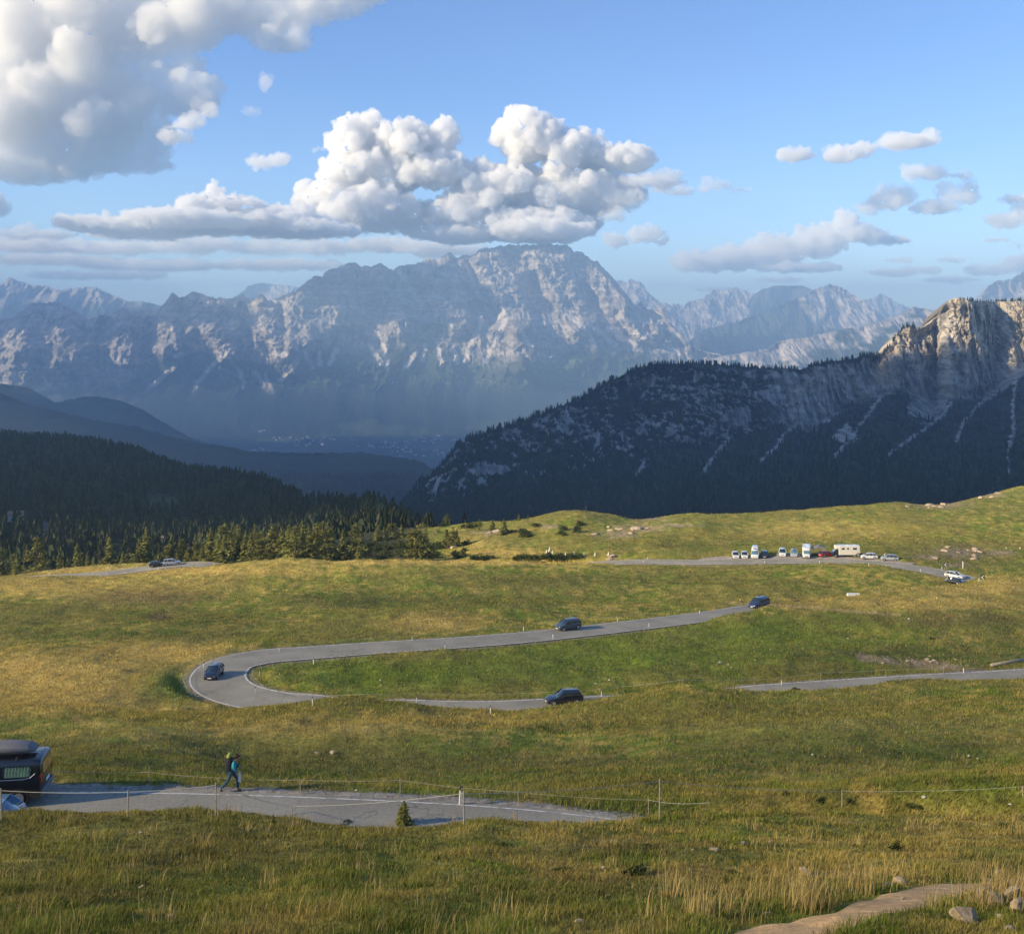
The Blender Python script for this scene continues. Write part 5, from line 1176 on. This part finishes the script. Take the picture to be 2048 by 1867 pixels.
rc = car(P_RED, 4.2, 1.8, 1.5, 'hatch'); park(rc, 1653, 1113, math.radians(20), 'red car beside the grey tent, nose turned away to the right')
hT = hit(1642, 1111, 262); m = MB(); m.add([(-1.7, -1.3, 1.75), (1.6, -1.3, 2.05), (1.9, 1.3, 2.05), (-1.4, 1.3, 1.8), (-.1, -1.0, 2.55), (.2, 1.0, 2.5)], [(0, 1, 4), (1, 2, 5, 4), (2, 3, 5), (3, 0, 4, 5), (3, 2, 1, 0)])
te = empty('awning_tent', (hT.x-.5, hT.y+.6, hT.z)); m.build('canvas_roof', GREYC, te)
for q in ((-1.6, -1.2), (1.5, -1.2), (1.8, 1.2), (-1.3, 1.2)):
    m = MB(); m.tube([(q[0], q[1], 0), (q[0]*.98, q[1]*.98, 1.8)], .035, 6); m.build('leg', WOODP, te)
tag(te, 'grey canvas awning on poles between the motorhome and the red car', 'awning')
park(motorhome(True), 1690, 1113, math.radians(176), 'cream motorhome standing side-on with a dark cab', 'motorhome')
def motorbike():
    e = empty('motorcycle')
    for x in (-.7, .72):
        m = MB(); m.wheel((x, 0, .32), .32, .13, 18, .2); m.build('wheel', TYRE, e, True)
    m = MB(); m.tube([(-.7, 0, .32), (-.1, 0, .45), (.35, 0, .85), (.72, 0, .32)], .045, 6); m.tube([(.35, 0, .85), (.3, 0, 1.05), (.25, .32, 1.08)], .025, 5); m.tube([(.3, 0, 1.05), (.25, -.32, 1.08)], .025, 5); m.build('frame', BLK, e)
    m = MB(); m.box((.12, 0, .82), (.6, .3, .26), .8); m.build('tank', P_BLACK, e, True, .06); m = MB(); m.box((-.4, 0, .82), (.6, .26, .12)); m.build('seat', GREYC, e, True, .04)
    m = MB(); m.box((-.02, 0, .5), (.45, .34, .34)); m.build('engine', RIM, e, True, .04); m = MB(); m.box((-.75, 0, 1.0), (.36, .5, .34)); m.build('top_case', BLK, e, True, .05)
    return e
for i, (u, lab) in enumerate(((1717, 'dark motorcycle close behind the cream motorhome'), (1725, 'dark motorcycle next to the white side-on hatchback'))):
    park(motorbike(), u, 1114.5, math.radians(110+i*25), lab, 'motorcycle')
park(car(P_WHITE, 4.1, 1.75, 1.46), 1738, 1117.5, math.radians(171), 'white hatchback parked side-on right of the motorcycles')
park(car(P_SILVER, 4.2, 1.76, 1.48), 1779, 1120.5, math.radians(168), 'silver hatchback, rightmost of the parked row')

# camper van and light blue car at the left edge
def near_van():
    e = empty('camper_van'); L_, W_, H_ = 5.3, 1.96, 1.98
    def sec(x, s, zt): return (x, [(W_/2*.92*s, .32), (W_/2*s, .5), (W_/2*s, 1.15), (W_/2*.97*s, 1.35), (W_/2*.90*s, zt-.16), (W_/2*.82*s, zt-.03), (W_/2*.6*s, zt)])
    loft([sec(-2.66, .93, 1.80), sec(-2.6, .985, 1.93), (sec(-2.3, 1, 1.97)), sec(0, 1, H_), sec(1.2, 1, H_-.03), (1.9, [(.9, .3), (.98, .5), (.97, 1.0), (.94, 1.2), (.86, 1.3), (.8, 1.42), (.55, 1.45)]), (2.55, [(.8, .3), (.88, .5), (.84, .8), (.78, .95), (.7, 1.0), (.6, 1.05), (.4, 1.07)])]).build('body', P_BLACK, e, True, .03)
    for s in (-1, 1):
        m = MB(); y = s*W_/2*.965
        for (x0, x1, nm) in ((-2.25, -1.1, 'rear'), (-.95, .15, 'mid'), (.3, 1.2, 'front')):
            z0, z1 = 1.24, 1.72; yy0, yy1 = s*(W_/2*.99), s*(W_/2*.925)
            m = MB(); r_ = .1; pts = []
            for (cx, cz, a0) in ((x1-r_, z1-r_, 0), (x0+r_, z1-r_, 90), (x0+r_, z0+r_, 180), (x1-r_, z0+r_, 270)):
                for k in range(4):
                    a = math.radians(a0+30*k); xx = cx+r_*math.cos(a); zz_ = cz+r_*math.sin(a); pts.append((xx, yy0+(yy1-yy0)*(zz_-z0)/(z1-z0)+s*.012, zz_))
            m.add(pts, [tuple(range(16))]); wn = m.build('side_window', GLASS, e)
            if nm == 'rear':
                m = MB()
                nfold = 16; P_ = []
                for k in range(nfold+1):
                    xx = x0+.06+k*(x1-x0-.12)/nfold; off = .012+.008*(k % 2)
                    P_ += [(xx, yy0+s*off, z0+.04), (xx, yy1+s*(off+.002), z1-.04)]
                m.add(P_, [(2*k, 2*k+2, 2*k+3, 2*k+1) for k in range(nfold)])
                m.build('curtain', simple('green_curtain', (.07, .15, .11), .8, var=.35, scale=3), wn)
        m = MB(); m.tube([(1.2, s*(W_/2+.005), 1.17), (-1.9, s*(W_/2+.005), 1.17), (-2.2, s*(W_/2), 1.22), (-2.42, s*(W_/2*.985), 1.40)], .012, 5); m.build('chrome_trim', CHROME, e)
        m = MB(); m.box((-2.62, s*.86, 1.12), (.10, .16, .42)); m.build('tail_light', RED, e, True, .03)
        for x in (-1.75, 1.55):
            m = MB(); m.wheel((x, s*(W_/2-.12), .36), .36, .25, 24); wv = m.build('wheel', TYRE, e, True); m = MB(); m.wheel((x, s*(W_/2+.012), .36), .22, .03, 18); m.build('hubcap', GREYC, wv)
            m = MB(); m.wheel((x, s*(W_/2-.1), .37), .43, .21, 24); m.build('wheel_arch', BLK, e)
    m = MB(); m.add([(-2.69, .72, 1.30), (-2.69, -.72, 1.30), (-2.655, -.66, 1.78), (-2.655, .66, 1.78)], [(0, 1, 2, 3)]); m.build('rear_window', GLASS, e)
    m = MB(); m.box((-2.66, 0, .5), (.14, 1.86, .26)); m.build('bumper', GREYC, e, True, .05); m = MB(); m.box((-2.7, 0, .86), (.03, .52, .12)); m.build('number_plate', PLATE, e)
    m = MB(); m.box((1.9, 0, 1.55), (.02, 1.4, .02)); m.build('wiper', BLK, e)
    m = MB()
    for x in (-1.6, -.2): m.tube([(x, -.85, 1.95), (x, -.8, 2.07), (x, .8, 2.07), (x, .85, 1.95)], .025, 5)
    m.build('roof_bars', BLK, e); return e
nv = near_van(); nx_, ny_ = pt(90, 1605, 50)[0], 50.05
a_ = math.radians(188); nv.rotation_euler.z = a_
nv.location = (nx_+2.68*math.cos(a_), ny_+2.68*math.sin(a_)+.2, float(zxy(np.array([nx_-2.6]), np.array([50.]))[0])+.11)
tag(nv, 'black camper van with a green curtained window at the left edge', 'camper van')
bx = loft([(-1.5, [(.25, 0), (.36, .06), (.36, .1), (.2, .13)]), (-1.2, [(.36, 0), (.46, .08), (.46, .2), (.3, .30)]), (-.4, [(.38, 0), (.48, .1), (.48, .26), (.32, .38)]), (.6, [(.38, 0), (.48, .1), (.48, .24), (.32, .36)]), (1.3, [(.3, 0), (.4, .06), (.4, .12), (.2, .18)])]).build('roof_box', GREYC, None, True, .03)
bx.rotation_euler.z = a_+math.pi*0; bx.scale = (1, 1, 1)
bx.location = Vector(nv.location)+Matrix.Rotation(a_, 3, 'Z') @ Vector((-.75, 0, 2.1)); tag(bx, 'long dark grey roof box on top of the black camper van', 'roof box')
lb_ = car(P_LBLUE, 4.0, 1.7, 1.45, 'hatch', GLASSB); lx = pt(34, 1640, 46.3)[0]
lb_.rotation_euler.z = math.radians(183); lb_.location = (lx-2.02, 46.6, float(zxy(np.array([lx]), np.array([46.6]))[0])+.11); tag(lb_, 'light blue car cut off by the left edge, in front of the black camper van', 'car')

# ---------------------------------------------------------------- people
SKIN = simple('skin', (.42, .25, .17), .6); JACK = simple('teal_jacket', (.02, .30, .36), .8, var=.25, scale=9); JEANS = simple('blue_trousers', (.02, .07, .13), .85, var=.3, scale=10); HAIR = simple('dark_hair', (.05, .025, .018), .8); BOOT = simple('boots', (.03, .03, .035), .8); CAPM = simple('reddish_cap', (.22, .04, .05), .8)
BAGM = simple('dark_backpack', (.02, .02, .03), .85, var=.4, scale=8); YEL = simple('yellow_green_mat', (.42, .46, .08), .85, var=.3, scale=12); SHIRT = simple('white_shirt', (.7, .7, .68), .8); MAT2 = simple('green_strap', (.08, .30, .16), .7)
def skinned(name, verts, edges, radii, mat, parent=None, root=0, sub=1):
    me = bpy.data.meshes.new(name); me.from_pydata(verts, edges, []); o = link(name, me, mat, parent)
    s = o.modifiers.new('skin', 'SKIN'); s.use_smooth_shade = True; sv = me.skin_vertices[0] if me.skin_vertices else None
    if sv is None:
        lay = None
    for i, r in enumerate(radii):
        me.skin_vertices[0].data[i].radius = (r, r) if not isinstance(r, tuple) else r
        me.skin_vertices[0].data[i].use_root = (i == root)
    q = o.modifiers.new('sub', 'SUBSURF'); q.levels = sub; q.render_levels = sub
    return o
def ensure_skin(me):
    if not me.skin_vertices:
        import bmesh
        bm = bmesh.new(); bm.from_mesh(me); bm.verts.layers.skin.verify(); bm.to_mesh(me); bm.free()
def skin_obj(name, verts, edges, radii, mat, parent=None, root=0, sub=1):
    me = bpy.data.meshes.new(name); me.from_pydata([tuple(v) for v in verts], edges, []); ensure_skin(me)
    o = link(name, me, mat, parent); sd = me.skin_vertices[0].data
    for i, r in enumerate(radii):
        sd[i].radius = r if isinstance(r, tuple) else (r, r); sd[i].use_root = (i == root)
    m = o.modifiers.new('skin', 'SKIN'); m.use_smooth_shade = True; q = o.modifiers.new('sub', 'SUBSURF'); q.levels = sub; q.render_levels = sub
    return o
def person(joints, cloth_top, cloth_leg, hair=HAIR, hat=None, fingers=True):
    """joints in metres, facing +x; dict of named joints"""
    J = joints; e = empty('person')
    names = ['pelvis', 'waist', 'chest', 'neck', 'head', 'crown', 'sh_l', 'el_l', 'wr_l', 'ha_l', 'sh_r', 'el_r', 'wr_r', 'ha_r', 'hip_l', 'kn_l', 'an_l', 'toe_l', 'hip_r', 'kn_r', 'an_r', 'toe_r']
    R = dict(pelvis=.12, waist=.11, chest=.125, neck=.052, head=.085, crown=.06, sh_l=.055, el_l=.04, wr_l=.027, ha_l=(.038, .018), sh_r=.055, el_r=.04, wr_r=.027, ha_r=(.038, .018), hip_l=.085, kn_l=.058, an_l=.04, toe_l=.035, hip_r=.085, kn_r=.058, an_r=.04, toe_r=.035)
    V = [Vector(J[n]) for n in names]; rad = [R[n] for n in names]; ix = {n: i for i, n in enumerate(names)}
    E = [(0, 1), (1, 2), (2, 3), (3, 4), (4, 5), (2, 6), (6, 7), (7, 8), (8, 9), (2, 10), (10, 11), (11, 12), (12, 13), (0, 14), (14, 15), (15, 16), (16, 17), (0, 18), (18, 19), (19, 20), (20, 21)]
    # face: nose; hands: four fingers and a thumb
    nz = Vector(J['head'])+Vector((.10, 0, -.015)); V.append(nz); rad.append(.014); E.append((4, len(V)-1))
    if fingers:
        for s in 'lr':
            h0 = Vector(J['ha_'+s]); d = (h0-Vector(J['wr_'+s])).normalized(); sd_ = d.cross(Vector((1, 0, 0))).normalized()
            for k in range(4):
                L_ = (.075, .085, .08, .062)[k]; b = h0+sd_*(k-1.5)*.02; V += [b+d*.03, b+d*.03+(d*.6+Vector((.5, 0, -.2))).normalized()*L_*.6]; rad += [.009, .008]; n = len(V); E += [(ix['ha_'+s], n-2), (n-2, n-1)]
            V.append(h0+sd_*.05-d*.01); V.append(h0+sd_*.065+d*.035); rad += [.011, .009]; n = len(V); E += [(ix['wr_'+s], n-2), (n-2, n-1)]
    skin_obj('body', V, E, rad, SKIN, e)
    g = lambda *n: [Vector(J[k]) for k in n]
    tv = g('pelvis', 'waist', 'chest', 'neck', 'sh_l', 'el_l', 'wr_l', 'sh_r', 'el_r', 'wr_r'); tv[3] = tv[3]*.6+tv[2]*.4
    skin_obj('jacket', tv, [(0, 1), (1, 2), (2, 3), (2, 4), (4, 5), (5, 6), (2, 7), (7, 8), (8, 9)], [(.155, .145), (.14, .14), (.155, .15), .075, .075, .058, .045, .075, .058, .045], cloth_top, e, 1)
    lv = g('pelvis', 'hip_l', 'kn_l', 'an_l', 'hip_r', 'kn_r', 'an_r')
    skin_obj('trousers', lv, [(0, 1), (1, 2), (2, 3), (0, 4), (4, 5), (5, 6)], [.14, .105, .075, .06, .105, .075, .06], cloth_leg, e)
    for s in 'lr':
        a, t = Vector(J['an_'+s]), Vector(J['toe_'+s]); skin_obj('boot', [a, a*.75+t*.25+Vector((0, 0, -.05)), t], [(0, 1), (1, 2)], [.062, .058, .045], BOOT, e)
    hd, cr_ = Vector(J['head']), Vector(J['crown'])
    skin_obj('hair', [hd+Vector((-.035, 0, .035)), cr_+Vector((-.01, 0, .0)), hd+Vector((-.06, 0, -.06))], [(0, 1), (0, 2)], [.088, .07, .06], hair, e)
    if hat:
        skin_obj('cap', [cr_+Vector((-.02, 0, .01)), cr_+Vector((.06, 0, -.015)), cr_+Vector((.14, 0, -.045))], [(0, 1), (1, 2)], [.085, .06, (.05, .015)], hat, e)
    return e
WALK = dict(pelvis=(0, 0, .93), waist=(.06, 0, 1.06), chest=(.15, 0, 1.28), neck=(.21, 0, 1.43), head=(.26, 0, 1.53), crown=(.27, 0, 1.61),
            sh_l=(.14, .18, 1.34), el_l=(.14, .25, 1.09), wr_l=(.33, .22, 1.0), ha_l=(.40, .21, .98), sh_r=(.14, -.18, 1.34), el_r=(.16, -.25, 1.07), wr_r=(.36, -.20, .98), ha_r=(.43, -.18, .95),
            hip_l=(0, .10, .88), kn_l=(.24, .11, .50), an_l=(.26, .10, .10), toe_l=(.42, .10, .04), hip_r=(0, -.10, .88), kn_r=(-.14, -.10, .50), an_r=(-.47, -.10, .16), toe_r=(-.36, -.10, .04))
hk = person(WALK, JACK, JEANS, hat=CAPM); hp_ = hit(458, 1594, 30); hz = float(zxy(np.array([hp_.x]), np.array([51.6]))[0])+.06
hk.location = (hp_.x, 51.6, hz); hk.scale = (1.02,)*3
tag(hk, 'person in teal jacket and blue trousers striding along the nearest road', 'person')
bp_ = empty('backpack', Vector(hk.location)+Vector((.12, 0, -.05)))
m = loft([(-.10, [(.10, .98), (.16, 1.0), (.17, 1.35), (.13, 1.52), (.06, 1.56)]), (-.24, [(.12, .96), (.18, 1.0), (.19, 1.35), (.15, 1.55), (.07, 1.60)]), (-.36, [(.09, 1.0), (.14, 1.04), (.15, 1.33), (.12, 1.48), (.05, 1.52)])]); m.build('pack', BAGM, bp_, True, .04)
m = MB(); m.tube([(-.22, -.16, 1.66), (-.22, .16, 1.66)], [.085, .085], 12); m.build('rolled_mat', YEL, bp_, True)
m = MB(); m.tube([(-.12, -.14, 1.5), (.08, -.16, 1.46), (.2, -.15, 1.3), (.12, -.15, 1.08), (-.1, -.15, 1.05)], .018, 5); m.build('shoulder_strap', BAGM, bp_); m = MB(); m.tube([(-.12, .14, 1.5), (.08, .16, 1.46), (.2, .15, 1.3), (.12, .15, 1.08), (-.1, .15, 1.05)], .018, 5); m.build('shoulder_strap', BAGM, bp_)
m = MB(); m.tube([(-.37, .1, 1.3), (-.40, .1, 1.1), (-.33, .08, .96)], .02, 5); m.build('green_strap', MAT2, bp_)
bp_.scale = (1.02,)*3; tag(bp_, 'dark backpack with a yellow-green roll on top, on the walker', 'backpack')
m = MB(); m.add([(.38, -.24, .93), (.46, -.18, .93), (.40, -.16, .93), (.34, -.26, .55), (.47, -.20, .50), (.38, -.12, .52)], [(0, 1, 2), (3, 5, 4), (0, 3, 4, 1), (1, 4, 5, 2), (2, 5, 3, 0)]); o = m.build('carrier_bag', SHIRT); o.location = hk.location; o.scale = (1.02,)*3; tag(o, 'small white bag hanging from the walking person\'s hand', 'bag')
STAND = dict(pelvis=(0, 0, .95), waist=(0, 0, 1.08), chest=(.01, 0, 1.3), neck=(.01, 0, 1.46), head=(.02, 0, 1.58), crown=(.02, 0, 1.67), sh_l=(0, .18, 1.38), el_l=(-.03, .24, 1.12), wr_l=(.08, .22, .9), ha_l=(.12, .21, .83), sh_r=(0, -.18, 1.38), el_r=(-.03, -.24, 1.12), wr_r=(.08, -.22, .9), ha_r=(.12, -.21, .83),
             hip_l=(0, .10, .9), kn_l=(.03, .11, .5), an_l=(0, .11, .09), toe_l=(.15, .13, .04), hip_r=(0, -.10, .9), kn_r=(.05, -.11, .5), an_r=(-.02, -.12, .09), toe_r=(.13, -.14, .04))
ps = person(STAND, SHIRT, JEANS); q = hit(1452, 1023, 300); ps.location = q; ps.rotation_euler.z = 2.0; tag(ps, 'tiny person in a white shirt standing on the right-hand crest', 'person')
ps = person(STAND, BAGM, JEANS); q = hit(1172, 1022, 300); ps.location = q; ps.rotation_euler.z = .5; tag(ps, 'tiny dark-clad person on top of the rounded grassy hill', 'person')
# motorcyclist coming over the crest
RIDE = dict(pelvis=(-.3, 0, .92), waist=(-.22, 0, 1.05), chest=(-.08, 0, 1.25), neck=(0, 0, 1.4), head=(.04, 0, 1.5), crown=(.05, 0, 1.58), sh_l=(-.06, .18, 1.3), el_l=(.05, .28, 1.12), wr_l=(.24, .3, 1.1), ha_l=(.28, .3, 1.1), sh_r=(-.06, -.18, 1.3), el_r=(.05, -.28, 1.12), wr_r=(.24, -.3, 1.1), ha_r=(.28, -.3, 1.1),
            hip_l=(-.28, .12, .88), kn_l=(.1, .22, .7), an_l=(-.1, .22, .36), toe_l=(.05, .22, .32), hip_r=(-.28, -.12, .88), kn_r=(.1, -.22, .7), an_r=(-.1, -.22, .36), toe_r=(.05, -.22, .32))
mb_ = motorbike(); rd_ = person(RIDE, BAGM, BAGM, BLK, BLK)
i_ = int(np.argmin(np.abs((R_main[:, 0]/R_main[:, 1]*F+CU-1592)+1e4*((R_main[:, 1] < 205) | (R_main[:, 1] > 240))))); rp_ = R_main[i_]; a_, _ = heading(Vector(rp_), 'left')
zc = float(zxy(np.array([rp_[0]]), np.array([rp_[1]]))[0])
for o in (mb_, rd_): o.location = (rp_[0], rp_[1]+1, rp_[2]+.02); o.rotation_euler.z = a_
tag(mb_, 'black motorcycle ridden over the crest of the loop road', 'motorcycle'); tag(rd_, 'person in black riding the motorcycle over the crest', 'person')

# ---------------------------------------------------------------- far houses
HW = simple('house_wall', (.42, .41, .38), .9); HRF = simple('house_roof', (.22, .15, .12), .9)
def house_mesh(s):
    m = MB(); L_, W_, H_ = s; m.box((0, 0, H_/2), (L_, W_, H_)); me = bpy.data.meshes.new('wall'); me.from_pydata(m.v, [], m.f); me.materials.append(HW)
    m = MB(); a = L_/2+.8; b = W_/2+1; m.add([(-a, -b, H_-.3), (a, -b, H_-.3), (a, b, H_-.3), (-a, b, H_-.3), (-a, 0, H_+W_*.3), (a, 0, H_+W_*.3)], [(0, 1, 5, 4), (2, 3, 4, 5), (0, 4, 3), (1, 2, 5), (3, 2, 1, 0)]); mr = bpy.data.meshes.new('roof'); mr.from_pydata(m.v, [], m.f); mr.materials.append(HRF); return me, mr
HM = [house_mesh(s) for s in ((18, 12, 9), (26, 14, 10), (14, 11, 8))]
MU, MV, MP = MASS[3], MASS[4], MASS[1]
mu0, mu1, mnu = MU[0, 0], MU[0, -1], MU.shape[1]
VC = [(620,882,70,10,34),(760,893,50,6,18),(845,905,80,8,26),(870,880,35,6,18),(790,884,40,2,6),(520,862,10,4,5),(520,900,30,4,5),(980,765,40,3,6),(785,766,6,3,3)]
for (cu, cv, ru, rv, n) in VC:
    for i in range(n):
        uu = cu+rng.normal()*ru*.45; vv2 = cv+rng.normal()*rv*.6; j = int(np.clip((uu-mu0)/(mu1-mu0)*(mnu-1), 0, mnu-1)); k = int(np.argmin(np.abs(MV[:, j]-vv2))); p = MP[k, j]
        e = empty('village_house', tuple(p), rng.uniform(0, 3.1)); a, b = HM[rng.integers(0, 3)]
        for nm, me in (('wall', a), ('roof', b)):
            o = bpy.data.objects.new(nm, me); COL.objects.link(o); o.parent = e
        e.location.z += 1; tag(e, 'tiny white house of the village in the hazy valley', 'house', 'houses of the village in the hazy valley')
for (u, Y, lab) in ((33, 760, 'white chalet among the dark trees at the left edge'), (332, 700, 'tiny pale hut below the clearing in the left wood')):
    x = (u-CU)/F*Y; z = float(zgrid(np.array([u]), np.array([Y]))[0]); e = empty('chalet', (x, Y, z+(6 if u < 100 else 2)), .2); e.scale = (.55,)*3 if u < 100 else (.3,)*3
    for nm, me in (('wall', HM[0][0]), ('roof', HM[0][1])):
        o = bpy.data.objects.new(nm, me); COL.objects.link(o); o.parent = e
    tag(e, lab, 'house')
print('all', time.time()-T0)
